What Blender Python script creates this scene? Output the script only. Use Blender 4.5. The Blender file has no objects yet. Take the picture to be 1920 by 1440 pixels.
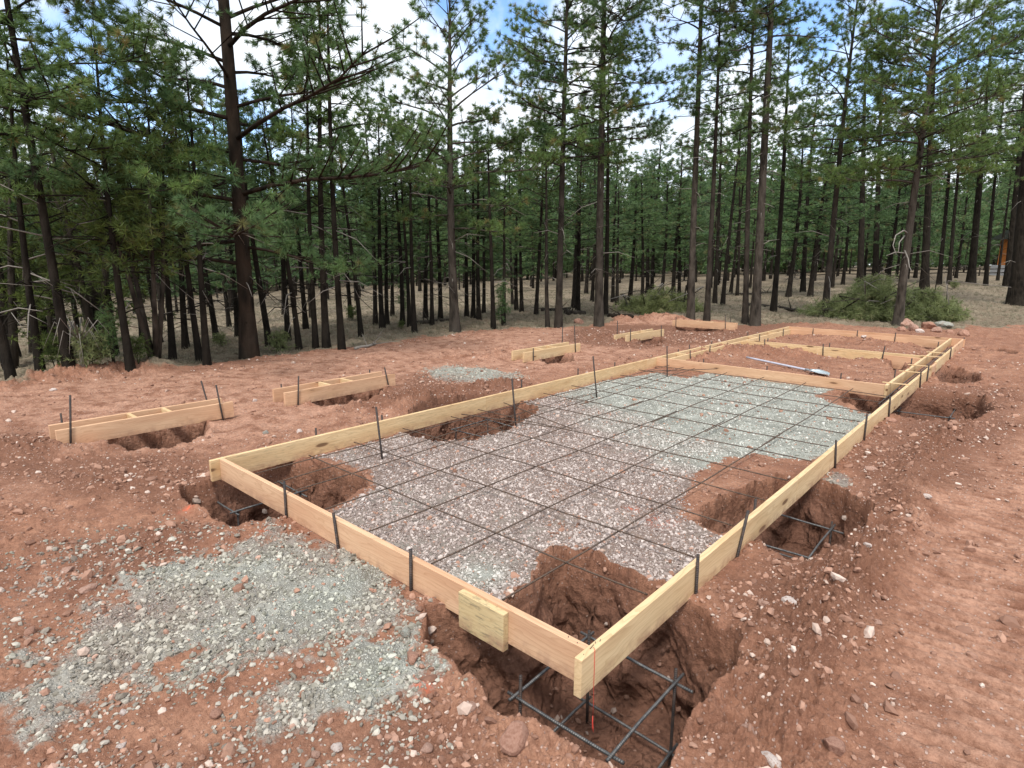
import bpy, bmesh, math, random
import numpy as np
from mathutils import Vector, Matrix, Quaternion
random.seed(7); RS = np.random.RandomState(11)
sc = bpy.context.scene
col = sc.collection

# ------------------------------------------------------------------ camera
FPX = 1109.58; PITCH = .202215; YAW = -.727935; ROLL = .006055
CX, CY, CZ = 1.27878, -1.84336, 1.63823
Fv = np.array([math.sin(YAW)*math.cos(PITCH), math.cos(YAW)*math.cos(PITCH), -math.sin(PITCH)])
R0 = np.array([math.cos(YAW), -math.sin(YAW), 0.]); U0 = np.cross(R0, Fv)
Rv = R0*math.cos(ROLL)+U0*math.sin(ROLL); Uv = -R0*math.sin(ROLL)+U0*math.cos(ROLL)
CAM = np.array([CX, CY, CZ])
Fh = np.array([math.sin(YAW), math.cos(YAW)]); Rh = np.array([math.cos(YAW), -math.sin(YAW)])
cd = bpy.data.cameras.new('camera'); cam = bpy.data.objects.new('camera', cd); col.objects.link(cam)
cd.sensor_width = 36; cd.lens = FPX/1920*36; cd.clip_end = 2000; cd.clip_start = .05
m = Matrix(((Rv[0], Uv[0], -Fv[0]), (Rv[1], Uv[1], -Fv[1]), (Rv[2], Uv[2], -Fv[2]))).to_4x4()
m.translation = Vector(CAM); cam.matrix_world = m
sc.camera = cam

def ray(px, py):
    return Fv+Rv*(px-960)/FPX-Uv*(py-720)/FPX
def un(px, py, z=-.18):
    d = ray(px, py); return CAM+d*((z-CZ)/d[2])
def upto(px, py, P):
    """point of the pixel's ray in the vertical plane through P square to the view"""
    d = ray(px, py); n = np.array([Fh[0], Fh[1], 0.])
    return CAM+d*(((np.asarray(P)-CAM)@n)/(d@n))

# ------------------------------------------------------------------ noise
def _tab(seed):
    r = np.random.RandomState(seed); a = r.rand(256)*2*np.pi
    return r.permutation(256), np.cos(a), np.sin(a)
_TABS = {}
def gn(x, y, seed=0):
    if seed not in _TABS: _TABS[seed] = _tab(seed+100)
    p, gx, gy = _TABS[seed]
    xi = np.floor(x).astype(np.int64); yi = np.floor(y).astype(np.int64)
    fx = x-xi; fy = y-yi
    u = fx*fx*fx*(fx*(fx*6-15)+10); v = fy*fy*fy*(fy*(fy*6-15)+10)
    def g(ix, iy, dx, dy):
        h = p[(p[ix & 255]+iy) & 255]; return gx[h]*dx+gy[h]*dy
    a = g(xi, yi, fx, fy); b = g(xi+1, yi, fx-1, fy); c = g(xi, yi+1, fx, fy-1); d = g(xi+1, yi+1, fx-1, fy-1)
    return ((a+(b-a)*u)+((c+(d-c)*u)-(a+(b-a)*u))*v)*1.5
def fbm(x, y, f, o, seed=0, g=.5):
    s = 0; a = 1.
    for i in range(o):
        s = s+a*gn(x*f, y*f, seed+i); f *= 2.03; a *= g
    return s
def ss(a, b, x):
    t = np.clip((x-a)/(b-a), 0, 1); return t*t*(3-2*t)

def sdf(poly, x, y):
    """signed distance, positive inside"""
    x = np.asarray(x, float); y = np.asarray(y, float)
    best = np.full(x.shape, 1e9); ins = np.zeros(x.shape, bool)
    n = len(poly)
    for i in range(n):
        ax, ay = poly[i]; bx, by = poly[(i+1) % n]
        ex, ey = bx-ax, by-ay
        t = np.clip(((x-ax)*ex+(y-ay)*ey)/(ex*ex+ey*ey+1e-12), 0, 1)
        d = (x-ax-t*ex)**2+(y-ay-t*ey)**2
        best = np.minimum(best, d)
        if abs(ey) > 1e-9:
            c = ((ay > y) != (by > y)) & (x < (bx-ax)*(y-ay)/(by-ay)+ax)
            ins ^= c
    best = np.sqrt(best)
    return np.where(ins, best, -best)
def sdl(line, x, y):
    """distance to an open polyline"""
    best = np.full(np.shape(x), 1e9)
    for i in range(len(line)-1):
        ax, ay = line[i]; bx, by = line[i+1]; ex, ey = bx-ax, by-ay
        t = np.clip(((x-ax)*ex+(y-ay)*ey)/(ex*ex+ey*ey+1e-12), 0, 1)
        best = np.minimum(best, (x-ax-t*ex)**2+(y-ay-t*ey)**2)
    return np.sqrt(best)
def P2(pts, z=-.18): return [tuple(un(a, b, z)[:2]) for a, b in pts]

# ------------------------------------------------------------------ terrain
pad = P2([(-260, 775), (0, 724), (130, 706), (250, 694), (400, 686), (480, 668), (600, 656), (680, 650), (760, 638), (860, 622), (1000, 613),
          (1100, 611), (1170, 600), (1280, 596), (1400, 610), (1500, 607), (1650, 617), (1780, 621), (1850, 613), (1960, 606), (2150, 612), (2400, 650)])
pad = pad+[(14., 2.), (12., -14.), (-10., -14.)]
PITS = [  # polygon, floor z, wall width, moist
 (P2([(790, 1140), (797, 1200), (850, 1258), (905, 1303), (985, 1360), (1060, 1395), (1120, 1422), (1190, 1462), (1262, 1462), (1283, 1400), (1300, 1350), (1340, 1300), (1392, 1245), (1380, 1185), (1300, 1130), (1240, 1095), (1200, 1085), (1130, 1045), (1060, 1025), (1010, 1045), (1000, 1095), (950, 1130), (880, 1140)]), -.86, .20),
 (P2([(395, 900), (345, 912), (335, 932), (375, 960), (430, 980), (490, 985), (560, 966), (625, 958), (640, 945), (685, 915), (690, 900), (660, 882), (600, 868), (540, 862), (470, 872), (430, 882)]), -.80, .20),
 (P2([(755, 812), (800, 828), (850, 832), (905, 824), (950, 806), (1002, 778), (1008, 766), (985, 757), (940, 748), (900, 742), (820, 757), (770, 775)]), -.75, .18),
 (P2([(1385, 1010), (1345, 1002), (1312, 982), (1315, 955), (1345, 932), (1400, 912), (1460, 890), (1520, 890), (1550, 903), (1595, 925), (1636, 952), (1640, 968), (1612, 1000), (1590, 1034), (1560, 1056), (1524, 1053), (1472, 1043), (1415, 1021)]), -.80, .20),
 (P2([(1678, 778), (1700, 783), (1760, 788), (1805, 794), (1835, 787), (1862, 765), (1845, 746), (1790, 737), (1730, 732), (1640, 733), (1590, 735), (1572, 748), (1590, 764), (1630, 776)]), -.70, .28),
 (P2([(1766, 717), (1800, 720), (1825, 720), (1843, 710), (1826, 698), (1794, 686), (1755, 688), (1745, 700)]), -.45, .35),
 (P2([(1690, 646), (1740, 658), (1775, 657), (1765, 646), (1700, 641)]), -.5, .4),
 (P2([(1665, 692), (1685, 702), (1702, 694), (1690, 682), (1672, 684)]), -.5, .2),
 (P2([(188, 826), (205, 840), (240, 844), (300, 842), (340, 833), (387, 815), (398, 800), (380, 785), (330, 788), (220, 808)]), -.72, .18),
 (P2([(583, 754), (600, 761), (624, 765), (658, 760), (701, 752), (725, 744), (729, 730), (700, 722), (640, 730)]), -.66, .22),
 (P2([(1012, 677), (1030, 682), (1050, 682), (1076, 677), (1074, 668), (1050, 664), (1020, 668)]), -.6, .3),
 (P2([(1192, 645), (1212, 649), (1232, 647), (1248, 642), (1241, 634), (1215, 634), (1198, 639)]), -.5, .4),
 (P2([(1262, 618), (1300, 622), (1352, 624), (1356, 618), (1300, 612), (1268, 611)]), -.45, .5),
 (P2([(1840, 655), (1875, 661), (1905, 665), (1912, 660), (1870, 653)]), -.30, .5),
]
def L2(pts): return P2(pts)
MOUNDS = [  # polyline, width, height
 (L2([(1440, 1440), (1490, 1270), (1550, 1130), (1625, 1060), (1700, 960), (1715, 880), (1760, 840), (1800, 800)]), .17, .075),
 (L2([(1420, 1200), (1480, 1150), (1540, 1120), (1600, 1100)]), .16, .03),
 (L2([(-120, 745), (0, 722), (60, 712), (130, 705), (220, 698), (270, 692)]), .40, .10),
 (L2([(770, 765), (830, 742), (900, 728), (960, 722)]), .30, .09),
 (L2([(650, 770), (700, 765), (760, 745)]), .2, .05),
 (L2([(860, 672), (930, 668), (950, 660)]), .35, .07),
 (L2([(1130, 633), (1170, 640)]), .4, .06),
 (L2([(1170, 604), (1230, 600), (1262, 604)]), .6, .13),
 (L2([(1300, 680), (1340, 668), (1380, 662), (1420, 668)]), .4, .09),
 (L2([(1450, 672), (1520, 662), (1600, 668), (1650, 680)]), .35, .05),
 (L2([(1500, 640), (1580, 640), (1640, 650)]), .5, .05),
 (L2([(870, 1330), (960, 1390), (1060, 1440)]), .10, .045),
 (L2([(1320, 1380), (1360, 1300), (1420, 1240)]), .10, .04),
 (L2([(330, 1000), (420, 1010), (520, 1000)]), .12, .03),
 (L2([(1590, 660), (1650, 640), (1850, 690)]), .2, .0),
 (L2([(-50, 840), (50, 835), (90, 850), (180, 850)]), .2, .04),
]
ribz = P2([(1640, 880), (1930, 800), (2300, 900), (2300, 1700), (1500, 1700), (1570, 1440), (1640, 1200), (1660, 1000)])
def base(x, y):
    x = np.asarray(x, float); y = np.asarray(y, float)
    px = x-CX; py = y-CY
    u = px*Rh[0]+py*Rh[1]; d = px*Fh[0]+py*Fh[1]
    th = np.clip(u/np.maximum(np.abs(d), 1.), -1, 1)
    k = np.interp(th, [-1, -.6, -.3, 0, .25, .6, 1], [-.075, -.07, -.035, -.008, .004, .028, .04])
    k = np.where(d < 0, 0, k)
    s = np.clip(-sdf(pad, x, y), 0, None)
    s2 = 55*(1-np.exp(-s/55.))
    z = -.185+k*s2
    z = z+.05*ss(4, 12, y)*ss(-6, -3, x)*ss(.3, -.6, x)*(s <= 0)
    return z
def H(x, y, info=False):
    x = np.asarray(x, float); y = np.asarray(y, float)
    z = base(x, y)
    sp = sdf(pad, x, y)
    forest = ss(.25, -.35, sp+.45*fbm(x, y, .9, 3, 3))
    r = np.hypot(x-CX, y-CY)
    nf = ss(60, 25, r)
    n1 = fbm(x, y, 1.1, 3, 10); n2 = fbm(x, y, 5.5, 3, 20); n3 = fbm(x, y, 24., 3, 30); n4 = fbm(x, y, 11., 3, 130)
    inner = (ss(-3.78, -3.72, x)*ss(.02, -.02, x)*ss(.03, .08, y)*ss(7.75, 7.7, y))
    rough = .55+.45*ss(-.3, .5, n1)
    rough = rough*(1-.75*inner)*(1-.45*ss(-4.3, -5.5, x))
    rb = ss(0, .25, sdf(ribz, x, y)+.1*n1)*ss(-.9, -.2, np.cos((x-1.15)*3.6)+.6*n1)
    rough = rough*(1-.75*rb)
    clod = np.maximum(0, n2-.12)
    z = z+nf*(.022*n1*(1-.7*inner)+rough*(.016*n2+.030*clod**1.2+.0085*n3))
    z = z+forest*(.10*fbm(x, y, .35, 3, 40)+.03*n2)
    for L, w, h in MOUNDS:
        if h:
            d = sdl(L, x, y); mk = np.exp(-(d/w)**2)
            z = z+mk*(h*(1+.5*n1+.5*n2)+min(h, .08)*(.35*n3+.45*np.abs(n4)))
    # tread prints of the track at the right
    ph = (y+.06*np.sin(x*3)+.02*n2)/.095
    saw = ph-np.floor(ph)
    lane = ss(-.9, -.2, np.cos((x-1.15)*3.6)+.6*n1)
    z = z-rb*.034*np.exp(-((saw-.5)/.17)**2)*(.45+.9*ss(-.4, .5, n2))
    # long scraper streaks on the pad left and far
    stk = ss(-4.3, -6.0, x)*ss(0, .5, sp)
    z = z+stk*.012*fbm(x*5., y*.55, 1, 3, 50)
    z = z+.016*inner*0
    moist = np.zeros_like(z)
    for poly, fl, w in PITS:
        cxp = np.mean([p[0] for p in poly]); cyp = np.mean([p[1] for p in poly])
        near = (np.abs(x-cxp) < 3) & (np.abs(y-cyp) < 3)
        if not near.any(): continue
        xx, yy = x[near], y[near]
        s = sdf(poly, xx, yy)
        s = s+.028*fbm(xx, yy, 5., 2, 60)+.003*n3[near]
        ww = w*(1+.45*gn(xx*2.5, yy*2.5, 66))
        t = np.clip(s/ww, 0, 1)
        wall = t**.68
        zz = z[near]; fln = fl+.03*n1[near]+.03*n2[near]+.01*n3[near]
        rk = (1-t)*t*4*(.05*gn(xx*6+yy*3, yy*4-xx*5, 70)+.02*gn(xx*22, yy*22, 71))
        z[near] = np.where(s > 0, zz+(fln-zz)*wall+rk, zz)
        lip = np.exp(-(np.minimum(s, 0)/.07)**2)*(s <= 0)*.018
        z[near] += lip*(1+1.5*n2[near])
        moist[near] = np.maximum(moist[near], ss(-.03, .10, s))
    if info: return z, forest, moist, n1, n2, inner
    return z
def hit(px, py, tmax=140):
    d = ray(px, py); t = np.geomspace(1.2, tmax, 3000)
    P = CAM+np.outer(t, d); b = base(P[:, 0], P[:, 1])
    k = np.argmax(P[:, 2] < b)
    if P[k, 2] >= b[k]: k = len(t)-1
    p = P[k].copy(); p[2] = b[k]; return p
def Hp(x, y): return float(H(np.array([x]), np.array([y]))[0])

# ------------------------------------------------------------------ mesh helpers
def mesh(name, V, faces, attr=None, smooth=False, mats=None, fm=None):
    V = np.asarray(V, np.float32); me = bpy.data.meshes.new(name)
    faces = [np.asarray(f, np.int32) for f in faces if len(f)]
    nl = sum(f.size for f in faces); nf = sum(len(f) for f in faces)
    me.vertices.add(len(V)); me.vertices.foreach_set('co', V.ravel())
    me.loops.add(nl); me.loops.foreach_set('vertex_index', np.concatenate([f.ravel() for f in faces]))
    tot = np.concatenate([np.full(len(f), f.shape[1], np.int32) for f in faces])
    st = np.concatenate([[0], np.cumsum(tot)[:-1]]).astype(np.int32)
    me.polygons.add(nf); me.polygons.foreach_set('loop_start', st); me.polygons.foreach_set('loop_total', tot)
    if fm is not None: me.polygons.foreach_set('material_index', np.asarray(fm, np.int32))
    me.polygons.foreach_set('use_smooth', np.full(nf, smooth))
    me.update(calc_edges=True)
    if attr:
        for k, a in attr.items():
            at = me.attributes.new(k, 'FLOAT_COLOR', 'POINT'); at.data.foreach_set('color', np.asarray(a, np.float32).ravel())
    for mt in (mats or []): me.materials.append(mt)
    return me
def link(name, me, parent=None, loc=(0, 0, 0)):
    o = bpy.data.objects.new(name, me); col.objects.link(o)
    if parent is not None:
        o.parent = parent; o.location = Vector(loc)-parent.location
    else: o.location = loc
    return o
def tag(o, label=None, cat=None, group=None, kind=None):
    if label: o['label'] = label
    if cat: o['category'] = cat
    if group: o['group'] = group
    if kind: o['kind'] = kind
    return o
def empty(name, loc, label, cat, group=None):
    o = bpy.data.objects.new(name, None); col.objects.link(o); o.location = loc; o.empty_display_size = .1
    return tag(o, label, cat, group)
def tube(P, r, k=6, cap=True):
    P = np.asarray(P, float); n = len(P); r = np.broadcast_to(r, (n,))
    T = np.gradient(P, axis=0); T /= np.linalg.norm(T, axis=1)[:, None]+1e-9
    ref = np.array([0, 0, 1.]) if abs(T[0][2]) < .9 else np.array([1., 0, 0])
    A = np.cross(T, ref); A /= np.linalg.norm(A, axis=1)[:, None]+1e-9; B = np.cross(T, A)
    a = np.arange(k)*2*np.pi/k
    V = P[:, None, :]+r[:, None, None]*(np.cos(a)[None, :, None]*A[:, None, :]+np.sin(a)[None, :, None]*B[:, None, :])
    V = V.reshape(-1, 3); i = np.arange(n-1)[:, None]*k; j = np.arange(k)[None, :]; j2 = (j+1) % k
    Q = np.stack([i+j, i+j2, i+k+j2, i+k+j], -1).reshape(-1, 4)
    T3 = []
    if cap:
        V = np.vstack([V, P[0], P[-1]])
        for jj in range(k):
            T3.append([n*k, (jj+1) % k, jj]); T3.append([n*k+1, (n-1)*k+jj, (n-1)*k+(jj+1) % k])
    return V, Q, np.array(T3, int).reshape(-1, 3)
class MB:
    def __init__(s): s.V = []; s.Q = []; s.T = []; s.n = 0; s.mq = []; s.mt = []
    def add(s, V, Q=None, T=None, m=0):
        s.V.append(np.asarray(V, float))
        if Q is not None and len(Q): s.Q.append(np.asarray(Q)+s.n); s.mq.append(np.full(len(Q), m))
        if T is not None and len(T): s.T.append(np.asarray(T)+s.n); s.mt.append(np.full(len(T), m))
        s.n += len(V); return s
    def tube(s, P, r, k=6, m=0): V, Q, T = tube(P, r, k); return s.add(V, Q, T, m)
    def mesh(s, name, mats, smooth=False, attr=None):
        Q = np.vstack(s.Q) if s.Q else np.zeros((0, 4), int); T = np.vstack(s.T) if s.T else np.zeros((0, 3), int)
        fm = np.concatenate((s.mq if s.Q else [])+(s.mt if s.T else []))
        return mesh(name, np.vstack(s.V), [Q, T], attr, smooth, mats, fm)

# ------------------------------------------------------------------ materials
def new_mat(name, rough=.9, spec=.25):
    mt = bpy.data.materials.new(name); mt.use_nodes = True
    nt = mt.node_tree; b = nt.nodes['Principled BSDF']; b.inputs['Roughness'].default_value = rough
    b.inputs['Specular IOR Level'].default_value = spec
    return mt, nt, b
class NT:
    def __init__(s, nt): s.nt = nt
    def n(s, t, **kw):
        nd = s.nt.nodes.new(t)
        for k, v in kw.items():
            if k in ('op',): nd.operation = v
            elif k == 'blend': nd.blend_type = v
            elif k == 'feature': nd.feature = v
        return nd
    def l(s, a, b): s.nt.links.new(a, b)
    def noise(s, vec, scale, detail=4, rough=.55, dist=0):
        nd = s.n('ShaderNodeTexNoise'); nd.inputs['Scale'].default_value = scale; nd.inputs['Detail'].default_value = detail
        nd.inputs['Roughness'].default_value = rough; nd.inputs['Distortion'].default_value = dist
        if vec is not None: s.l(vec, nd.inputs['Vector'])
        return nd.outputs['Fac']
    def vor(s, vec, scale, feature='F1', out='Distance'):
        nd = s.n('ShaderNodeTexVoronoi', feature=feature); nd.inputs['Scale'].default_value = scale
        if vec is not None: s.l(vec, nd.inputs['Vector'])
        return nd.outputs[out]
    def mapr(s, v, a, b, c=0, d=1):
        nd = s.n('ShaderNodeMapRange'); nd.inputs[1].default_value = a; nd.inputs[2].default_value = b
        nd.inputs[3].default_value = c; nd.inputs[4].default_value = d; s.l(v, nd.inputs[0]); return nd.outputs[0]
    def math(s, op, a, b=None):
        nd = s.n('ShaderNodeMath', op=op)
        for i, v in enumerate([a, b]):
            if v is None: continue
            if isinstance(v, (int, float)): nd.inputs[i].default_value = v
            else: s.l(v, nd.inputs[i])
        return nd.outputs[0]
    def mix(s, f, a, b, blend='MIX'):
        nd = s.n('ShaderNodeMix'); nd.data_type = 'RGBA'; nd.blend_type = blend
        if isinstance(f, (int, float)): nd.inputs[0].default_value = f
        else: s.l(f, nd.inputs[0])
        for i, v in ((6, a), (7, b)):
            if isinstance(v, tuple): nd.inputs[i].default_value = (*v, 1)
            else: s.l(v, nd.inputs[i])
        return nd.outputs[2]
    def bump(s, h, dist, strength=1, normal=None):
        nd = s.n('ShaderNodeBump'); nd.inputs['Distance'].default_value = dist; nd.inputs['Strength'].default_value = strength
        s.l(h, nd.inputs['Height'])
        if normal is not None: s.l(normal, nd.inputs['Normal'])
        return nd.outputs[0]
    def scaled(s, vec, sc3):
        nd = s.n('ShaderNodeMapping'); nd.inputs['Scale'].default_value = sc3; s.l(vec, nd.inputs['Vector']); return nd.outputs[0]

def ground_material():
    mt, nt, b = new_mat('soil', .95, .15); N = NT(nt)
    P = N.n('ShaderNodeNewGeometry').outputs['Position']
    A = N.n('ShaderNodeAttribute'); A.attribute_name = 'mask'; B2 = N.n('ShaderNodeAttribute'); B2.attribute_name = 'mask2'
    sp = N.n('ShaderNodeSeparateColor'); N.l(A.outputs['Color'], sp.inputs[0]); gravel, moist, forest = sp.outputs
    white = A.outputs['Alpha']
    sp2 = N.n('ShaderNodeSeparateColor'); N.l(B2.outputs['Color'], sp2.inputs[0]); paint, dark, streak = sp2.outputs
    big = N.noise(P, .7, 5, .6); mid = N.noise(P, 4.5, 6, .65); fine = N.noise(P, 38, 6, .7); vf = N.noise(P, 160, 3, .6)
    # red soil
    c = N.mix(N.mapr(big, .35, .65), (.318, .152, .095), (.440, .236, .154))
    c = N.mix(N.mapr(mid, .38, .66), c, (.235, .110, .071))
    c = N.mix(N.math('MULTIPLY', streak, N.mapr(mid, .62, .40)), c, (.50, .285, .20))
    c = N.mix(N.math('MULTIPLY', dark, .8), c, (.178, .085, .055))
    c = N.mix(N.mapr(fine, .42, .68, 0, .68), c, (.15, .068, .042))
    c = N.mix(N.mapr(vf, .55, .75, 0, .45), c, (.52, .31, .22))
    # small stones lying in the soil
    v = N.vor(P, 55, 'F1', 'Distance'); vc = N.vor(P, 55, 'F1', 'Color')
    sv = N.n('ShaderNodeSeparateColor'); N.l(vc, sv.inputs[0])
    keep = N.math('MULTIPLY', N.mapr(sv.outputs[0], .80, .82), N.mapr(v, .36, .30))
    c = N.mix(N.math('MULTIPLY', keep, .8), c, N.mix(sv.outputs[1], (.30, .17, .13), (.62, .48, .42)))
    # moist soil in the pits
    cm = N.mix(N.mapr(mid, .35, .7), (.165, .080, .053), (.275, .142, .096))
    cm = N.mix(N.mapr(fine, .45, .7, 0, .6), cm, (.085, .040, .026))
    c = N.mix(moist, c, cm)
    # gravel
    gv = N.vor(P, 85, 'F1', 'Color'); gs = N.n('ShaderNodeSeparateColor'); N.l(gv, gs.inputs[0])
    gd = N.vor(P, 85, 'F1', 'Distance')
    g1 = N.mix(gs.outputs[0], (.27, .215, .195), (.50, .43, .40)); g1 = N.mix(N.mapr(gd, .3, .6), g1, (.20, .145, .12)); g1 = N.mix(N.mapr(mid, .40, .62, 0, .8), g1, N.mix(N.mapr(big, .4, .6), (.30, .215, .175), (.33, .315, .275)))
    g2 = N.mix(gs.outputs[1], (.36, .375, .32), (.70, .71, .645)); g2 = N.mix(N.mapr(gd, .28, .55), g2, (.24, .25, .22))
    g2 = N.mix(N.mapr(mid, .45, .72, 0, .75), g2, (.60, .62, .56))
    g = N.mix(white, g1, g2)
    gm = N.mapr(N.math('ADD', gravel, N.math('MULTIPLY', N.math('SUBTRACT', N.noise(P, 9, 5, .7), .5), 1.1)), .42, .62)
    gm = N.math('MULTIPLY', gm, N.mapr(gravel, 0, .12))
    c = N.mix(N.math('MULTIPLY', gm, .93), c, g)
    # forest floor: dry grass and needle litter
    f1 = N.mix(N.mapr(N.noise(P, 1.3, 5, .65), .35, .65), (.150, .115, .080), (.25, .205, .145))
    f1 = N.mix(N.mapr(mid, .45, .7), f1, (.135, .092, .062)); f1 = N.mix(N.mapr(fine, .5, .75, 0, .7), f1, (.36, .31, .23))
    fm = N.mapr(N.math('ADD', forest, N.math('MULTIPLY', N.math('SUBTRACT', mid, .5), .8)), .35, .65)
    c = N.mix(fm, c, f1)
    c = N.mix(N.math('MULTIPLY', paint, N.mapr(fine, .42, .6)), c, (.75, .17, .09))
    N.l(c, b.inputs['Base Color'])
    hgt = N.math('ADD', N.math('MULTIPLY', fine, 1.7), N.math('MULTIPLY', vf, .7))
    hgt = N.math('ADD', hgt, N.math('MULTIPLY', N.math('MULTIPLY', N.math('ADD', N.noise(P, 16, 6, .75), N.math('MULTIPLY', N.vor(P, 22, 'F1', 'Distance'), .7)), moist), 4.5))
    gb = N.math('MULTIPLY', N.math('MULTIPLY', N.mapr(gd, .55, .1), .9), gm)
    hgt = N.math('ADD', hgt, gb); hgt = N.math('ADD', hgt, N.math('MULTIPLY', keep, .5))
    N.l(N.bump(hgt, .012, .9), b.inputs['Normal'])
    return mt
def stone_material(name):
    mt, nt, b = new_mat(name, .85, .3); N = NT(nt)
    A = N.n('ShaderNodeAttribute'); A.attribute_name = 'tint'; P = N.n('ShaderNodeTexCoord').outputs['Object']
    n = N.noise(P, 45, 4, .65)
    c = N.mix(N.mapr(n, .4, .7, 0, .45), A.outputs['Color'], N.mix(.5, A.outputs['Color'], (.16, .11, .09)))
    N.l(c, b.inputs['Base Color']); N.l(N.bump(n, .004, .6), b.inputs['Normal']); return mt
def rock_material(name, c1, c2, dirt):
    mt, nt, b = new_mat(name, .9, .25); N = NT(nt)
    P = N.n('ShaderNodeTexCoord').outputs['Object']
    c = N.mix(N.mapr(N.noise(P, 9, 5, .65), .35, .65), c1, c2)
    c = N.mix(N.mapr(N.noise(P, 4, 3, .6), .48, .62, 0, .8), c, dirt)
    N.l(c, b.inputs['Base Color']); N.l(N.bump(N.noise(P, 40, 6, .7), .008, .8), b.inputs['Normal']); return mt
def wood_material(name, c1, c2, grey=0., stain=0.):
    mt, nt, b = new_mat(name, .72, .25); N = NT(nt)
    tc = N.n('ShaderNodeTexCoord').outputs['Object']; oi = N.n('ShaderNodeObjectInfo').outputs['Random']
    add = N.n('ShaderNodeVectorMath', op='ADD'); cmb = N.n('ShaderNodeCombineXYZ'); N.l(N.math('MULTIPLY', oi, 37.), cmb.inputs[0]); N.l(N.math('MULTIPLY', oi, 11.), cmb.inputs[2])
    N.l(tc, add.inputs[0]); N.l(cmb.outputs[0], add.inputs[1]); P = add.outputs[0]
    warp = N.noise(N.scaled(P, (.9, 3, 5)), 1.6, 3, .5)
    # grain rings
    sx = N.n('ShaderNodeSeparateXYZ'); N.l(P, sx.inputs[0])
    rg = N.math('ADD', N.math('MULTIPLY', sx.outputs[2], 38.), N.math('MULTIPLY', warp, 9.))
    rg = N.math('ADD', rg, N.math('MULTIPLY', sx.outputs[1], 25.))
    ring = N.math('FRACT', rg)
    fib = N.noise(N.scaled(P, (2.5, 90, 110)), 1., 4, .6)
    c = N.mix(N.mapr(N.noise(N.scaled(P, (1.1, 4, 7)), 1., 4, .6), .35, .65), c1, c2)
    c = N.mix(N.mapr(ring, .62, .98, 0, .34), c, (c2[0]*.62, c2[1]*.52, c2[2]*.42))
    c = N.mix(N.mapr(fib, .45, .75, 0, .30), c, (c2[0]*.6, c2[1]*.55, c2[2]*.5))
    # knots
    kp = N.scaled(P, (2.1, 9, 8.)); kd = N.vor(kp, 1., 'F1', 'Distance'); kc = N.vor(kp, 1., 'F1', 'Color')
    ks = N.n('ShaderNodeSeparateColor'); N.l(kc, ks.inputs[0]); on = N.mapr(ks.outputs[0], .60, .62)
    kn = N.math('MULTIPLY', N.mapr(kd, .17, .11), on); halo = N.math('MULTIPLY', N.mapr(kd, .42, .12), on)
    c = N.mix(N.math('MULTIPLY', halo, .35), c, (.36, .19, .08)); c = N.mix(N.math('MULTIPLY', kn, .85), c, (.12, .055, .028))
    if stain:
        sn = N.math('MULTIPLY', N.mapr(N.noise(N.scaled(P, (9, 20, 60)), 1., 4, .7), .52, .66), stain)
        c = N.mix(sn, c, (.13, .11, .07))
    if grey: c = N.mix(grey, c, (.35, .30, .24))
    # soil splashed along the lower edge
    oz = N.n('ShaderNodeSeparateXYZ'); N.l(tc, oz.inputs[0])
    low = N.math('MULTIPLY', N.mapr(oz.outputs[2], -.10, -.19), N.mapr(N.noise(P, 9, 5, .7), .42, .60))
    c = N.mix(N.math('MULTIPLY', low, .85), c, (.33, .18, .12))
    N.l(c, b.inputs['Base Color']); N.l(N.bump(N.math('ADD', fib, N.math('MULTIPLY', ring, .4)), .002, .5), b.inputs['Normal']); return mt
def rebar_material(name, c1, c2, met=.35, rough=.55):
    mt, nt, b = new_mat(name, rough, .4); N = NT(nt)
    P = N.n('ShaderNodeTexCoord').outputs['Object']; b.inputs['Metallic'].default_value = met
    c = N.mix(N.mapr(N.noise(P, 30, 4, .7), .42, .62), c1, c2); N.l(c, b.inputs['Base Color'])
    A = N.n('ShaderNodeAttribute'); A.attribute_name = 'along'
    sx = N.n('ShaderNodeSeparateColor'); N.l(A.outputs['Color'], sx.inputs[0])
    w = N.math('SINE', N.math('MULTIPLY', sx.outputs[0], 2*math.pi/.011))
    N.l(N.bump(w, .0012, .9), b.inputs['Normal']); return mt
def bark_material(name, c1, c2, c3, scale=1.):
    mt, nt, b = new_mat(name, .95, .12); N = NT(nt)
    P = N.n('ShaderNodeTexCoord').outputs['Object']
    v = N.vor(N.scaled(P, (11*scale, 11*scale, 3.2*scale)), 1., 'F1', 'Distance')
    n = N.noise(N.scaled(P, (14*scale, 14*scale, 4*scale)), 1., 6, .7)
    c = N.mix(N.mapr(N.math('ADD', v, N.math('MULTIPLY', n, .6)), .45, 1.0), c2, c1)
    c = N.mix(N.mapr(N.noise(P, 1.4, 3, .6), .42, .66, 0, .75), c, c3)
    oi = N.n('ShaderNodeObjectInfo').outputs['Random']
    c = N.mix(N.math('MULTIPLY', oi, .35), c, (c1[0]*.45, c1[1]*.45, c1[2]*.45))
    N.l(c, b.inputs['Base Color']); N.l(N.bump(N.math('SUBTRACT', n, v), .05, .9), b.inputs['Normal']); return mt
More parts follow.
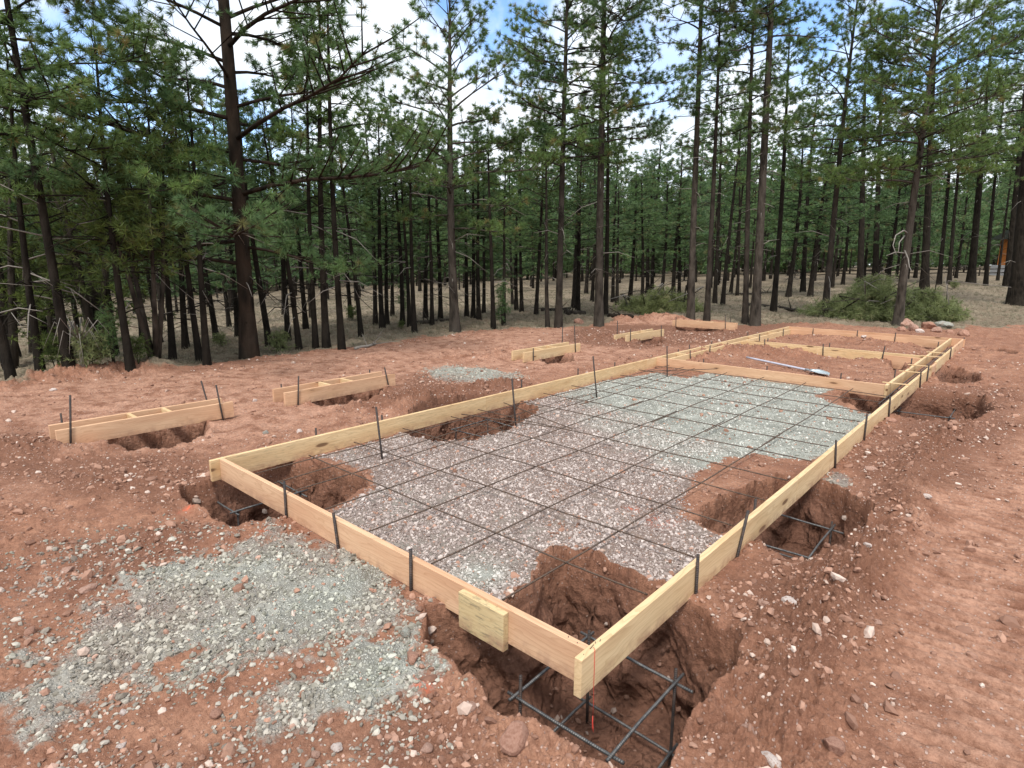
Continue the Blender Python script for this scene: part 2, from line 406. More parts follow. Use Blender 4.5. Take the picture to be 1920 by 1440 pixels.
def needle_material(name, c1, c2, c3):
    mt, nt, b = new_mat(name, .55, .3); N = NT(nt)
    A = N.n('ShaderNodeAttribute'); A.attribute_name = 'tint'; s = N.n('ShaderNodeSeparateColor'); N.l(A.outputs['Color'], s.inputs[0])
    c = N.mix(s.outputs[0], c1, c2); c = N.mix(s.outputs[1], c, c3)
    oi = N.n('ShaderNodeObjectInfo').outputs['Random']
    c = N.mix(N.math('MULTIPLY', oi, .35), c, (c1[0]*.8, c1[1]*1.0, c1[2]*1.2))
    N.l(c, b.inputs['Base Color'])
    tr = nt.nodes.new('ShaderNodeBsdfTranslucent'); N.l(c, tr.inputs['Color'])
    mx = nt.nodes.new('ShaderNodeMixShader'); mx.inputs[0].default_value = .42
    N.l(b.outputs[0], mx.inputs[1]); N.l(tr.outputs[0], mx.inputs[2]); N.l(mx.outputs[0], nt.nodes['Material Output'].inputs['Surface'])
    return mt
def plain(name, c, rough=.6, met=0, spec=.4):
    mt, nt, b = new_mat(name, rough, spec); N = NT(nt); P = N.n('ShaderNodeTexCoord').outputs['Object']
    cc = N.mix(N.mapr(N.noise(P, 18, 4, .7), .45, .7, 0, .5), c, (c[0]*.6, c[1]*.55, c[2]*.5))
    N.l(cc, b.inputs['Base Color']); b.inputs['Metallic'].default_value = met; return mt

M_soil = ground_material()
M_stone = stone_material('gravel stone')
M_wood = wood_material('fresh yellow lumber', (.70, .52, .31), (.60, .41, .225))
M_pink = wood_material('pinkish lumber', (.66, .43, .27), (.56, .33, .20))
M_orange = wood_material('warm orange lumber', (.68, .43, .27), (.58, .33, .20))
M_mott = wood_material('mottled lumber', (.71, .52, .30), (.58, .38, .20), 0, .35)
M_stain = wood_material('stained lumber', (.66, .52, .29), (.53, .39, .20), .1, .8)
M_rebar = rebar_material('dark rebar', (.045, .040, .040), (.085, .060, .050))
M_grid = rebar_material('brown rebar', (.075, .056, .046), (.15, .095, .065))
M_cage = rebar_material('grey rebar', (.10, .105, .11), (.17, .165, .16), .5, .42)
M_bark = bark_material('pine bark', (.050, .040, .032), (.017, .014, .012), (.072, .061, .051))
M_bark_red = bark_material('red brown pine bark', (.046, .031, .022), (.012, .0095, .0075), (.038, .030, .023), .8)
M_bark_grey = bark_material('grey pine bark', (.074, .061, .049), (.020, .0165, .0135), (.098, .083, .069))
M_bark_far = bark_material('dark pine bark', (.025, .0195, .015), (.010, .008, .0065), (.038, .031, .024))
M_dead = plain('bleached dead wood', (.24, .215, .19), .85)
M_needle = needle_material('pine needles', (.088, .148, .048), (.225, .325, .095), (.34, .24, .10))
M_needle2 = needle_material('bluish pine needles', (.080, .142, .056), (.195, .300, .105), (.29, .23, .10))
M_needle3 = needle_material('pale green pine needles', (.100, .165, .076), (.215, .315, .130), (.30, .24, .12))
M_juniper = needle_material('juniper foliage', (.075, .105, .030), (.175, .225, .055), (.20, .19, .08))
M_cut = needle_material('cut pine foliage', (.17, .195, .075), (.36, .39, .17), (.48, .42, .24))
M_grass = needle_material('dry grass', (.23, .19, .125), (.38, .33, .235), (.17, .19, .10))
M_white = plain('pale limestone', (.55, .47, .44))

# ------------------------------------------------------------------ world
HOLES = [(935, -15, 5.5, 1.), (1560, 0, 5., .95), (1260, 110, 3.5, .6), (120, 105, 4.5, .8), (480, 270, 3.5, .7), (230, 240, 3.5, .6), (1830, 40, 4., .35), (300, -250, 7., .5), (1300, -420, 10, .9)]
def world():
    w = bpy.data.worlds.new('World'); sc.world = w; w.use_nodes = True; nt = w.node_tree; N = NT(nt)
    bg = nt.nodes['Background']; bg.inputs['Strength'].default_value = .098
    sky = nt.nodes.new('ShaderNodeTexSky'); sky.sky_type = 'NISHITA'; sky.sun_disc = False
    sky.sun_elevation = math.radians(56); sky.sun_rotation = SUN_AZ; sky.altitude = 2000; sky.ozone_density = 2.0
    G = nt.nodes.new('ShaderNodeTexCoord').outputs['Generated']
    # clouds on a flat layer: direction divided by its height
    sx = N.n('ShaderNodeSeparateXYZ'); N.l(G, sx.inputs[0])
    h = N.math('MAXIMUM', N.math('ADD', sx.outputs[2], .16), .05)
    cb = N.n('ShaderNodeCombineXYZ'); N.l(N.math('DIVIDE', sx.outputs[0], h), cb.inputs[0]); N.l(N.math('DIVIDE', sx.outputs[1], h), cb.inputs[1]); cb.inputs[2].default_value = 3.7
    n = N.noise(cb.outputs[0], 1.15, 7, .52, .25)
    cov = N.mapr(n, .26, .40)
    wob = N.noise(G, 7., 5, .6)
    for (hx, hy, hr, st) in HOLES:
        d = ray(hx, hy); d = d/np.linalg.norm(d)
        dp = N.n('ShaderNodeVectorMath', op='DOT_PRODUCT'); N.l(G, dp.inputs[0]); dp.inputs[1].default_value = tuple(d)
        q = N.math('ADD', dp.outputs['Value'], N.math('MULTIPLY', N.math('SUBTRACT', wob, .5), .022*hr/4))
        k = N.mapr(q, math.cos(math.radians(hr*1.5)), math.cos(math.radians(hr*.55)), 0, st)
        cov = N.math('MULTIPLY', cov, N.math('SUBTRACT', 1., k))
    mask = cov
    shade = N.noise(cb.outputs[0], 2.2, 5, .6)
    cloud = N.mix(N.mapr(shade, .35, .65), (7.6, 8.4, 9.3), (10.2, 10.6, 11.0))
    N.l(N.mix(mask, N.mix(1., sky.outputs[0], (2.1, 2.35, 2.5), 'MULTIPLY'), cloud), bg.inputs['Color'])
SUN_AZ = math.radians(150)
world()
sd = bpy.data.lights.new('sun', 'SUN'); sd.energy = 2.7; sd.angle = math.radians(11); sd.color = (1, .955, .89)
so = bpy.data.objects.new('sun', sd); col.objects.link(so)
el = math.radians(56); az = SUN_AZ
dirv = Vector((math.sin(az)*math.cos(el), math.cos(az)*math.cos(el), math.sin(el)))
so.rotation_euler = dirv.to_track_quat('Z', 'Y').to_euler()
sc.view_settings.view_transform = 'Standard'; sc.view_settings.look = 'None'; sc.view_settings.exposure = .46; sc.view_settings.gamma = 1

# ------------------------------------------------------------------ ground sheet
GR = [P2([(500, 985), (640, 1012), (775, 1112), (792, 1180), (640, 1200), (430, 1260), (250, 1300), (180, 1350), (60, 1370), (10, 1330), (60, 1230), (150, 1130), (270, 1070), (380, 1030), (480, 1008)]),
      P2([(792, 1185), (792, 1260), (750, 1310), (660, 1350), (520, 1385), (430, 1392), (440, 1350), (540, 1290), (620, 1240), (700, 1215)])]
G5 = P2([(-100, 1160), (20, 1050), (150, 995), (330, 975), (490, 1000), (300, 1050), (150, 1120), (40, 1220), (-60, 1300)])
G6 = P2([(-60, 1420), (150, 1370), (450, 1390), (720, 1340), (830, 1400), (700, 1500), (-60, 1560)])
GHOLE = P2([(265, 1260), (330, 1228), (375, 1203), (385, 1218), (300, 1275)])
SLAB = [(-3.73, .10), (-.01, .10), (-.01, 7.7), (-3.73, 7.7)]
REDS = [P2([(1285, 975), (1283, 935), (1300, 893), (1360, 858), (1430, 852), (1500, 862), (1570, 850), (1500, 960), (1385, 1020)]),
        P2([(1150, 712), (1230, 700), (1290, 712), (1330, 697), (1300, 680), (1200, 680)]),
        P2([(1530, 745), (1590, 725), (1680, 740), (1660, 785), (1600, 770)]),
        P2([(400, 880), (560, 850), (690, 880), (700, 915), (640, 955), (560, 975), (480, 930)])]
G3 = P2([(795, 692), (830, 686), (900, 688), (965, 699), (992, 712), (940, 722), (850, 716), (800, 706)])
G4 = P2([(1535, 905), (1560, 880), (1590, 885), (1600, 905), (1570, 920)])
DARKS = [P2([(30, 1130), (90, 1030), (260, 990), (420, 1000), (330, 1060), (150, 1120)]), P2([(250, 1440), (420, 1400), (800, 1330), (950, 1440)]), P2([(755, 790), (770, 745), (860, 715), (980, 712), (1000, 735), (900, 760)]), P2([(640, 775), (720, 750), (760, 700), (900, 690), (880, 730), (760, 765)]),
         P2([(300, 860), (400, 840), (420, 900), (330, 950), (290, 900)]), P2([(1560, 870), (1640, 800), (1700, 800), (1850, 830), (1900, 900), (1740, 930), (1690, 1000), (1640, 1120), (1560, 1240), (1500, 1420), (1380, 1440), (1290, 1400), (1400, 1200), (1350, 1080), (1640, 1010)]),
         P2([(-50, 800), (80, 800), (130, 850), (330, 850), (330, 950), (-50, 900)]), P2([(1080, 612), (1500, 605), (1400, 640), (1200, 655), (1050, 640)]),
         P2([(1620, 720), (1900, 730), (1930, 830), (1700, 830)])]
PAINT = [(un(1240, 972, -.16)[:2], .10), (un(1185, 948, -.16)[:2], .05), (un(795, 1282, -.18)[:2], .05), (un(352, 958, -.18)[:2], .05), (un(500, 1002, -.18)[:2], .04)]
def masks(x, y, n1, n2, moist, forest, inner):
    g = np.zeros_like(x)
    for p in GR: g = np.maximum(g, ss(-.38, .42, sdf(p, x, y)+.14*n2+.18*n1))
    for p in (G5, G6): g = np.maximum(g, .36*ss(-.25, .2, sdf(p, x, y)+.1*n1))
    g = g*ss(.06, -.04, sdf(GHOLE, x, y))
    s = ss(-.0, .06, sdf(SLAB, x, y))
    for p in REDS: s = s*(1-.95*ss(-.10, .08, sdf(p, x, y)+.05*n2))
    g = np.maximum(g, s)
    g = np.maximum(g, .75*ss(-.25, .2, sdf(G3, x, y)+.12*n2)); g = np.maximum(g, .8*ss(-.08, .06, sdf(G4, x, y)))
    g = g*(1-ss(-.02, .08, moist))
    # white-green crushed stone on the far part of the slab, grey one outside in front
    q = y+.55*(x+1.8)+.5*n1
    w = ss(3.0, 4.4, q)
    w = np.where(sdf(SLAB, x, y) > -.02, w, .42+.6*n1)
    w = np.maximum(w, .9*np.exp(-((x+1.0)**2+(y-.45)**2)/.03))
    w = np.clip(w, 0, 1)
    pt = np.zeros_like(x)
    for (a, b), r in PAINT: pt = np.maximum(pt, np.exp(-((x-a)**2+(y-b)**2)/(r*r)))
    dk = np.zeros_like(x)
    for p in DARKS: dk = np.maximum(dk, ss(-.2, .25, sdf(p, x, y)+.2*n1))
    sp = sdf(pad, x, y)
    stk = ss(-3.9, -5.5, x)*ss(0, .8, sp)*(1-dk)
    stk = np.maximum(stk, ss(0, .3, sdf(ribz, x, y))*.8)
    return g, w, pt, dk, stk
def build_ground():
    azc = math.atan2(Fh[0], Fh[1])
    a_f = np.linspace(-math.radians(47), math.radians(47), 1180)
    a_b = np.linspace(math.radians(47), math.radians(313), 90)[1:-1]
    ang = np.concatenate([a_f, a_b])+azc
    r = np.concatenate([[.02, .3, .6, .8], np.geomspace(1.0, 30, 1250), np.geomspace(30, 260, 150)[1:], [330, 430, 600, 900]])
    A, Rr = np.meshgrid(ang, r); X = CX+Rr*np.sin(A); Y = CY+Rr*np.cos(A)
    x = X.ravel(); y = Y.ravel()
    z, forest, moist, n1, n2, inner = H(x, y, True)
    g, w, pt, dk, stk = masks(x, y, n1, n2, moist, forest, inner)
    # crushed stone roughens the sheet
    rr = np.hypot(x-CX, y-CY)
    z = z+g*ss(14, 5, rr)*.004*gn(x*70, y*70, 80)
    near = moist > .02; xm, ym, zm = x[near], y[near], z[near]
    s1 = xm*.8+ym*.6
    dx = .070*gn(zm*6+s1*1.2, s1*5-zm*2, 121)+.022*gn(zm*19+xm*6, s1*17, 122)+.010*gn(zm*45, s1*40, 124)
    dy = .070*gn(zm*6-s1*1.0+9, s1*5+zm*2, 123)+.022*gn(zm*19-ym*6, s1*17+5, 125)+.010*gn(zm*45+7, s1*40, 126)
    x = x.copy(); y = y.copy(); x[near] += dx*moist[near]; y[near] += dy*moist[near]
    V = np.stack([x, y, z], 1)
    na = len(ang); nr = len(r)
    i = np.arange(nr-1)[:, None]*na; j = np.arange(na)[None, :]; j2 = (j+1) % na
    Q = np.stack([i+j, i+na+j, i+na+j2, i+j2], -1).reshape(-1, 4)
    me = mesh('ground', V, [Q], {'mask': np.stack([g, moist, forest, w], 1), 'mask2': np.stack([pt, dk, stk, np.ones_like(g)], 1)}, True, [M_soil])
    o = link('ground', me); o['kind'] = 'structure'
build_ground()

# ------------------------------------------------------------------ loose stones
def ico(sub):
    bm = bmesh.new(); bmesh.ops.create_icosphere(bm, subdivisions=sub, radius=1)
    V = np.array([v.co[:] for v in bm.verts]); T = np.array([[v.index for v in f.verts] for f in bm.faces]); bm.free(); return V, T
ICO1 = ico(1); ICO3 = ico(3); ICO2 = ico(2)
def stones(name, xs, ys, size, tint, sink=.25, flat=.6):
    """many small broken stones in one mesh"""
    n = len(xs); B, T = ICO1; k = len(B)
    zs = H(xs, ys)
    q = RS.normal(size=(n, 4)); q /= np.linalg.norm(q, axis=1)[:, None]
    w, a, b, c = q.T
    Rm = np.stack([1-2*(b*b+c*c), 2*(a*b-c*w), 2*(a*c+b*w), 2*(a*b+c*w), 1-2*(a*a+c*c), 2*(b*c-a*w), 2*(a*c-b*w), 2*(b*c+a*w), 1-2*(a*a+b*b)], 1).reshape(n, 3, 3)
    sc3 = np.stack([np.ones(n), RS.uniform(.55, .95, n), RS.uniform(.35, .8, n)], 1)
    V = B[None]*(1+RS.uniform(-.28, .22, (n, k, 1)))*sc3[:, None, :]
    V = np.einsum('nij,nkj->nki', Rm, V)
    V[:, :, 2] *= flat+.25
    V = V*size[:, None, None]
    V += np.stack([xs, ys, zs+size*(.45-sink)], 1)[:, None, :]
    F = (T[None]+np.arange(n)[:, None, None]*k).reshape(-1, 3)
    tt = np.repeat(np.concatenate([tint, np.ones((n, 1))], 1), k, 0)
    return mesh(name, V.reshape(-1, 3), [F], {'tint': tt}, False, [M_stone])
def sample(n, lo, hi, amin=-44, amax=44, power=1.):
    """random ground points, thinning with distance"""
    u = RS.rand(n); r = (lo**power+(hi**power-lo**power)*u)**(1/power)
    a = np.radians(RS.uniform(amin, amax, n))+math.atan2(Fh[0], Fh[1])
    return CX+r*np.sin(a), CY+r*np.cos(a), r
def lerp3(a, b, t): return np.array(a)[None]+(np.array(b)-np.array(a))[None]*t[:, None]
def scatter_stones():
    # crushed stone
    x, y, r = sample(420000, 1.4, 11.5, power=.9)
    z, fo, mo, n1, n2, inn = H(x, y, True); g, w, pt, dk, stk = masks(x, y, n1, n2, mo, fo, inn)
    keep = RS.rand(len(x)) < np.clip(g*1.15-.12, 0, 1)*np.where(w > .75, .5, .95)*np.where(sdf(SLAB, x, y) < 0, .6, 1)
    x, y, r, w = x[keep], y[keep], r[keep], w[keep]
    out_ = sdf(SLAB, x, y) < 0
    sz = RS.lognormal(math.log(.0070), .42, len(x))*np.where(w > .75, .85, 1.)*np.where(out_, 1.2, 1.)*(1+.03*r); sz = np.clip(sz, .003, .026)
    dust = ss(.05, -.25, fbm(x, y, 2.2, 3, 140)); ok = RS.rand(len(x)) < np.where(out_, .45, .6)+.55*(1-dust); x, y, r, w, sz, out_ = x[ok], y[ok], r[ok], w[ok], sz[ok], out_[ok]
    t = RS.rand(len(x))**1.3
    tA = lerp3((.22, .17, .152), (.60, .52, .48), t**1.3); tB = lerp3((.26, .265, .23), (.68, .68, .63), t**1.15)
    tint = tA+(tB-tA)*np.clip(w, 0, 1)[:, None]
    tint[out_] = tint[out_]*np.array([.80, .80, .74])
    red = RS.rand(len(x)) < .05; tint[red] = lerp3((.30, .16, .11), (.50, .32, .25), RS.rand(red.sum()))
    o = link('gravel', stones('gravel', x, y, sz, tint)); tag(o, 'grey and pale green crushed stone spread in the form and in front of it', 'gravel', kind='stuff')
    # pebbles and clods over the red soil
    x, y, r = sample(90000, 1.3, 17, power=.8)
    z, fo, mo, n1, n2, inn = H(x, y, True); g, w, pt, dk, stk = masks(x, y, n1, n2, mo, fo, inn)
    pat = fbm(x, y, 1.6, 3, 90)
    keep = RS.rand(len(x)) < np.clip(.22+.72*dk+.7*pat, .04, 1)*(1-g*.8)*(1-.6*stk)*(fo < .5)*np.where(mo > .5, .6, 1)
    x, y, r, mo = x[keep], y[keep], r[keep], mo[keep]
    sz = np.clip(RS.lognormal(math.log(.0068), .62, len(x))*(1+.06*r), .003, .045)
    t = RS.rand(len(x)); tint = lerp3((.18, .09, .060), (.42, .24, .17), t)
    pale = RS.rand(len(x)) < .13; tint[pale] = lerp3((.42, .30, .24), (.62, .50, .43), RS.rand(pale.sum()))
    tint[mo > .3] *= .6
    o = link('pebbles', stones('pebbles', x, y, sz, tint)); tag(o, 'small red brown stones and soil crumbs strewn over the red earth', 'pebbles', kind='stuff')
scatter_stones()

def rock_mesh(name, seed, mt, facets=7):
    r = np.random.RandomState(seed); V, T = ICO3; V = V.copy()
    for k in range(facets):
        n = r.normal(size=3); n /= np.linalg.norm(n); c = r.uniform(.55, .85)
        d = V@n; V = V-np.maximum(d-c, 0)[:, None]*n[None]*.93
    nz = gn(V[:, 0]*1.7+seed, V[:, 1]*1.7+V[:, 2]*1.3, 5)*.14+gn(V[:, 0]*5+V[:, 2]*3, V[:, 1]*5-V[:, 2]*4, 6)*.05
    V = V*(1+nz)[:, None]
    return mesh(name, V, [T], None, False, [mt])
R_red = rock_material('red sandstone', (.34, .20, .15), (.46, .30, .24), (.30, .155, .11))
R_pale = rock_material('pale rock', (.52, .43, .39), (.66, .58, .54), (.40, .26, .20))
R_grey = rock_material('grey green rock', (.24, .25, .22), (.37, .37, .33), (.28, .20, .16))
R_clod = rock_material('soil crusted rock', (.33, .175, .125), (.40, .23, .17), (.26, .13, .09))
ROCKS = [ # px, py(base centre), width px, flatness, material, label
 (1477, 1157, 30, .75, R_pale, 'pale pinkish rock sitting alone on the dirt right of the corner pit'),
 (1434, 1153, 34, .5, R_red, 'flat tan rock beside the pale pinkish rock on the right bank'),
 (962, 1405, 64, .85, R_clod, 'large soil crusted rock on the front lip of the corner pit'),
 (1562, 1408, 44, .8, R_clod, 'rounded brown rock at the foot of the right bank near the bottom edge'),
 (1402, 1390, 34, .6, R_red, 'flat reddish rock on the bank right of the corner pit'),
 (1442, 1438, 42, .6, R_pale, 'broken pale rock cut by the bottom edge of the photo'),
 (498, 812, 13, .9, R_grey, 'small dark rock behind the left end of the long board'),
 (562, 812, 13, .8, R_pale, 'small pale rock leaning behind the long left board'),
 (1426, 928, 18, .7, R_pale, 'pale pink rock on the slope inside the form by the right pit'),
 (1432, 1190, 16, .6, R_clod, 'small clod on the bank behind the corner pit'),
 (1643, 1175, 20, .6, R_red, 'reddish rock on the crest of the right bank'),
 (1622, 1058, 16, .7, R_pale, 'pale rock on the right bank near the tread prints'),
 (1680, 1020, 20, .45, R_red, 'flat stone where the right bank meets the track'),
 (1735, 953, 17, .5, R_pale, 'whitish stone on the track at the right'),
 (1632, 878, 28, .35, R_red, 'flat rock slab on the dirt outside the right board'),
 (1668, 789, 22, .5, R_clod, 'dark clod at the foot of a stake by the far right pit'),
 (632, 1398, 26, .7, R_pale, 'pale angular rock near the bottom edge in front of the gravel'),
 (592, 1412, 20, .6, R_red, 'reddish rock near the bottom edge left of the pale angular rock'),
 (228, 1396, 20, .7, R_pale, 'pale rock at the bottom left of the photo'),
 (232, 1340, 16, .6, R_pale, 'white stone at the lower edge of the front gravel'),
 (165, 1105, 36, .4, R_red, 'flat pink rock left of the front gravel'),
 (125, 1068, 30, .4, R_red, 'flat reddish rock upper left of the front gravel'),
 (57, 1188, 22, .7, R_clod, 'dark clod left of the front gravel'),
 (405, 1342, 26, .7, R_clod, 'brown clod in the dirt strip below the front gravel'),
 (760, 1197, 24, .9, R_grey, 'grey rock at the gravel edge of the corner pit'),
 (775, 1243, 34, .8, R_clod, 'orange brown clod on the rim of the corner pit'),
 (885, 1350, 20, .7, R_red, 'small reddish rock on the dirt left of the soil crusted rock'),
 (800, 1410, 30, .6, R_red, 'flat reddish rock in the dirt at the bottom centre'),
 (478, 754, 12, .8, R_pale, 'pinkish rock between the two nearest footing forms'),
 (100, 733, 13, .7, R_pale, 'pale rock on the low berm at the far left'),
 (1478, 657, 10, .7, R_pale, 'small pale rock in the rear compartment of the form'),
 (1618, 640, 11, .6, R_pale, 'white rock in the rearmost compartment of the form'),
 (1700, 612, 26, .75, R_red, 'pointed reddish rock topping the rock pile at the pine'),
 (1712, 620, 24, .7, R_red, 'brown rock in front of the pointed one in the rock pile'),
 (1740, 617, 26, .8, R_clod, 'rounded brown rock in the middle of the rock pile'),
 (1757, 622, 20, .7, R_red, 'low reddish rock in the rock pile right of the middle'),
 (1768, 615, 26, .6, R_grey, 'greenish grey rock at the right end of the rock pile'),
 (1690, 620, 16, .7, R_clod, 'small dark rock at the left end of the rock pile'),
 (1780, 624, 14, .6, R_clod, 'small brown rock at the far right foot of the rock pile'),
 (1724, 624, 16, .6, R_pale, 'small pale rock at the front foot of the rock pile'),
 (1806, 629, 24, .7, R_clod, 'smooth brown rock beside the far right corner of the form'),
 (1085, 603, 26, .7, R_clod, 'dark brown boulder between two pines beyond the pad'),
 (1052, 599, 12, .5, R_pale, 'pale flat rock left of the dark brown boulder'),
]
for i, (px, py, wpx, fl, mt, lab) in enumerate(ROCKS):
    p = hit(px, py); d = (p-CAM)@Fv; s = wpx*.5*d/FPX*(1.1 if 32 <= i <= 39 else 1.)
    o = link('rock', rock_mesh('rock', 40+i, mt), None, (p[0], p[1], Hp(p[0], p[1])+s*fl*.35))
    o.scale = (s*1.05, s*.85, s*fl); o.rotation_euler = (random.uniform(-.2, .2), random.uniform(-.2, .2), random.uniform(-.5, .5)-.7)
    tag(o, lab, 'rock', 'rocks piled at the foot of the pine' if 32 <= i <= 39 else 'loose rocks on the dirt')

# ------------------------------------------------------------------ lumber
def board_mesh(L, h, t, mt, side):
    bm = bmesh.new(); bmesh.ops.create_cube(bm, size=1)
    for v in bm.verts: v.co = Vector(((v.co.x+.5)*L, (v.co.y+.5)*t*side, (v.co.z-.5)*h))
    if side < 0: bmesh.ops.reverse_faces(bm, faces=bm.faces)
    bmesh.ops.bevel(bm, geom=bm.edges, offset=.0022, segments=2, affect='EDGES', profile=.5)
    bmesh.ops.recalc_face_normals(bm, faces=bm.faces)
    me = bpy.data.meshes.new('board'); bm.to_mesh(me); bm.free(); me.materials.append(mt); return me
def board(name, parent, p0, p1, mt, h=.184, t=.038, side=1):
    """p0,p1: top edge of one face; thickness goes to the left (side 1) or right (-1) of p0>p1"""
    p0 = Vector(p0); p1 = Vector(p1); d = p1-p0
    o = link(name, board_mesh(d.length, h, t, mt, side), parent, p0)
    o.rotation_euler = (0, -math.asin(d.z/d.length), math.atan2(d.y, d.x)); return o
T = .038; W = 3.733
form = empty('slab_form', (-1.85, 7., -.18), 'large rectangular lumber slab form divided into compartments, on the red dirt', 'formwork')
B = lambda *a, **k: board('board', form, *a, **k)
fb = B((-W, .072, 0), (.0, .072, 0), M_pink)                       # front board
fb['label'] = 'pinkish front board nearest the camera'
# right outer boards, butted lengths with slight steps at the stakes
for (y0, x0, y1, x1, mt, dz) in [(0, 0, 2.90, .004, M_wood, 0), (2.903, .004, 6.80, .0, M_wood, -.002), (6.803, .0, 10.05, .002, M_mott, .0),
                                 (10.053, -.004, 10.60, -.004, M_pink, -.03), (10.603, .002, 13.05, 0, M_wood, 0), (13.053, -.003, 15.00, -.003, M_pink, -.006)]:
    B((x0, y0, dz), (x1, y1, dz), mt, side=-1)
# left outer boards
for (y0, y1, mt) in [(0, 3.30, M_mott), (3.303, 7.30, M_mott), (7.303, 11.2, M_wood), (11.203, 15.0, M_wood)]:
    B((-W, y0, 0), (-W, y1, 0), mt, side=1)
# cross board between slab and the compartments, far boards
B((-W, 7.66, 0), (-.225, 7.66, 0), M_pink)
XI = -.185; XL = -W+.24
B((XI-T, 7.66, -.001), (XI-T, 14.96, -.001), M_wood, side=-1)      # inner right
B((XL, 7.70, -.001), (XL, 14.3, -.001), M_wood, side=1)            # inner left
B((XL, 10.95, 0), (XI-T-.6, 10.95, 0), M_mott)                     # middle cross
B((XI-T-.598, 10.945, -.01), (XI-T-.002, 10.945, -.01), M_orange, h=.235)
B((XL, 11.25, 0), (XI-T-.002, 11.25, 0), M_wood)
B((XL, 14.30, 0), (XI-T-.002, 14.30, 0), M_orange)
B((-W, 14.962, .001), (T+.02, 14.962, .001), M_orange)
for y, x0 in ((7.80, -.28), (9.05, -.28), (9.85, -.28), (11.20, -.28), (11.85, -.28)):   # thin strips nailed over the thick edge
    o = board('spacer_strip', form, (x0, y, .0125), (T, y+.03, .0125), M_wood, h=.012, t=.035)
for y in (8.4, 9.5, 10.5, 12.0, 13.3):
    o = board('spacer_block', form, (-W+.002, y, -.002), (XL-.002, y, -.002), M_wood, h=.05)
sb = board('splice_block', form, tuple(un(863, 1103, 0)+np.array([0, -.001, -.012])), tuple(un(948, 1147, 0)+np.array([.0, -.001, -.012])), M_stain, h=.20, side=-1)
sb.location = Vector((un(863, 1103, 0)[0], .0715, -.012))-form.location; sb.rotation_euler = (0, 0, 0)
sb['label'] = 'short stained block nailed over the front board'
def nail(p, q):
    V, Q, T3 = tube([p, q], .0016, 6); me = mesh('nail', np.array(V)-np.array(p), [Q, T3], None, True, [M_rebar]); return link('nail', me, form, p)
nail((.012, .085, -.01), (.03, .10, .022)); nail((.014, .135, -.01), (.012, .14, .008)); nail((-.10, .09, -.01), (-.10, .093, .008)); nail((.02, .04, -.01), (.02, .04, .004))
nail((-.05, .085, -.01), (-.045, .085, .006)); nail((.018, .16, -.01), (.022, .166, .01))

FM = [ # front top L, R ; back top L, R ; spacers ; material ; label
 ((104, 808), (437, 753), (90, 797), (416, 745), [.42, .62], M_pink, 'nearest of the small footing forms, two parallel boards at the far left'),
 ((534, 737), (741, 701), (510, 729.5), (717, 697), [.40, .60], M_pink, 'second small footing form from the left, over a rocky pit'),
 ((983, 661.5), (1088.5, 643.5), (959, 658), (1064.5, 641.8), [.38, .6], M_wood, 'third small footing form, yellow boards in front of the tall grey pines'),
 ((1175, 629), (1245.5, 617), (1152, 628), (1222.7, 616.4), [.35, .6], M_wood, 'fourth small footing form, beside the pair of pines'),
 ((1261, 600.3), (1379, 607.3), (1262, 598.3), (1380, 605.3), [.4, .62], M_pink, 'farthest small footing form, one pinkish board facing the camera'),
]
FPL = []
for a, b, c, d, sps, mt, lab in FM:
    a, b, c, d = [un(*q, 0.0) for q in (a, b, c, d)]
    # keep the two boards parallel, 33 cm apart
    dirv2 = (b-a)/np.linalg.norm(b-a); nrm = np.array([-dirv2[1], dirv2[0], 0])
    gap = np.clip(abs((c-a)@nrm), .28, .42); sh = (c-a)@dirv2
    if a[1] > 12: sh = .0
    c2 = a+nrm*gap+dirv2*sh; d2 = c2+dirv2*np.linalg.norm(b-a)*.99
    cen = (a+d2)/2; FPL.append((a, nrm, gap))
    t = empty('footing_form', (cen[0], cen[1], -.18), lab, 'formwork', 'small footing forms beside the slab form')
    board('board', t, a, b, mt); board('board', t, c2, d2, mt, side=-1)
    for s in sps:
        p = a+dirv2*np.linalg.norm(b-a)*s+nrm*(T+.001); q = p+nrm*(gap-2*T-.002)
        board('spacer', t, p-np.array([0, 0, .001]), q-np.array([0, 0, .001]), M_wood, h=.15)

# ------------------------------------------------------------------ rebar
def bar_mesh(name, P, r, mt, k=8, org=(0, 0, 0)):
    P = np.asarray(P, float); V, Q, T3 = tube(P, r, k)
    s = np.concatenate([[0], np.cumsum(np.linalg.norm(np.diff(P, axis=0), axis=1))])
    al = np.concatenate([np.repeat(s, k), [s[0], s[-1]]])
    return mesh(name, V-np.asarray(org), [Q, T3], {'along': np.stack([al, al, al, np.ones_like(al)], 1)}, True, [mt])
def bar(name, parent, P, r, mt):
    P = np.asarray(P, float); return link(name, bar_mesh(name, P, r, mt, 8, P[0]), parent, P[0])
def dens(p, q, n, wob=0.):
    p = np.array(p, float); q = np.array(q, float); t = np.linspace(0, 1, n)[:, None]; P = p+(q-p)*t
    if wob:
        ph = RS.rand(2)*6; P[:, 0] += wob*np.sin(t[:, 0]*5+ph[0])*(abs(q[1]-p[1]) > abs(q[0]-p[0])); P[:, 1] += wob*np.sin(t[:, 0]*4+ph[1])*(abs(q[1]-p[1]) <= abs(q[0]-p[0]))
        P[:, 2] += wob*.4*np.sin(t[:, 0]*17+ph[1])
    return P
mat_ = empty('rebar_mat', (-1.85, 3.9, -.12), 'tied grid of rusty rebar lying over the gravel inside the form', 'rebar')
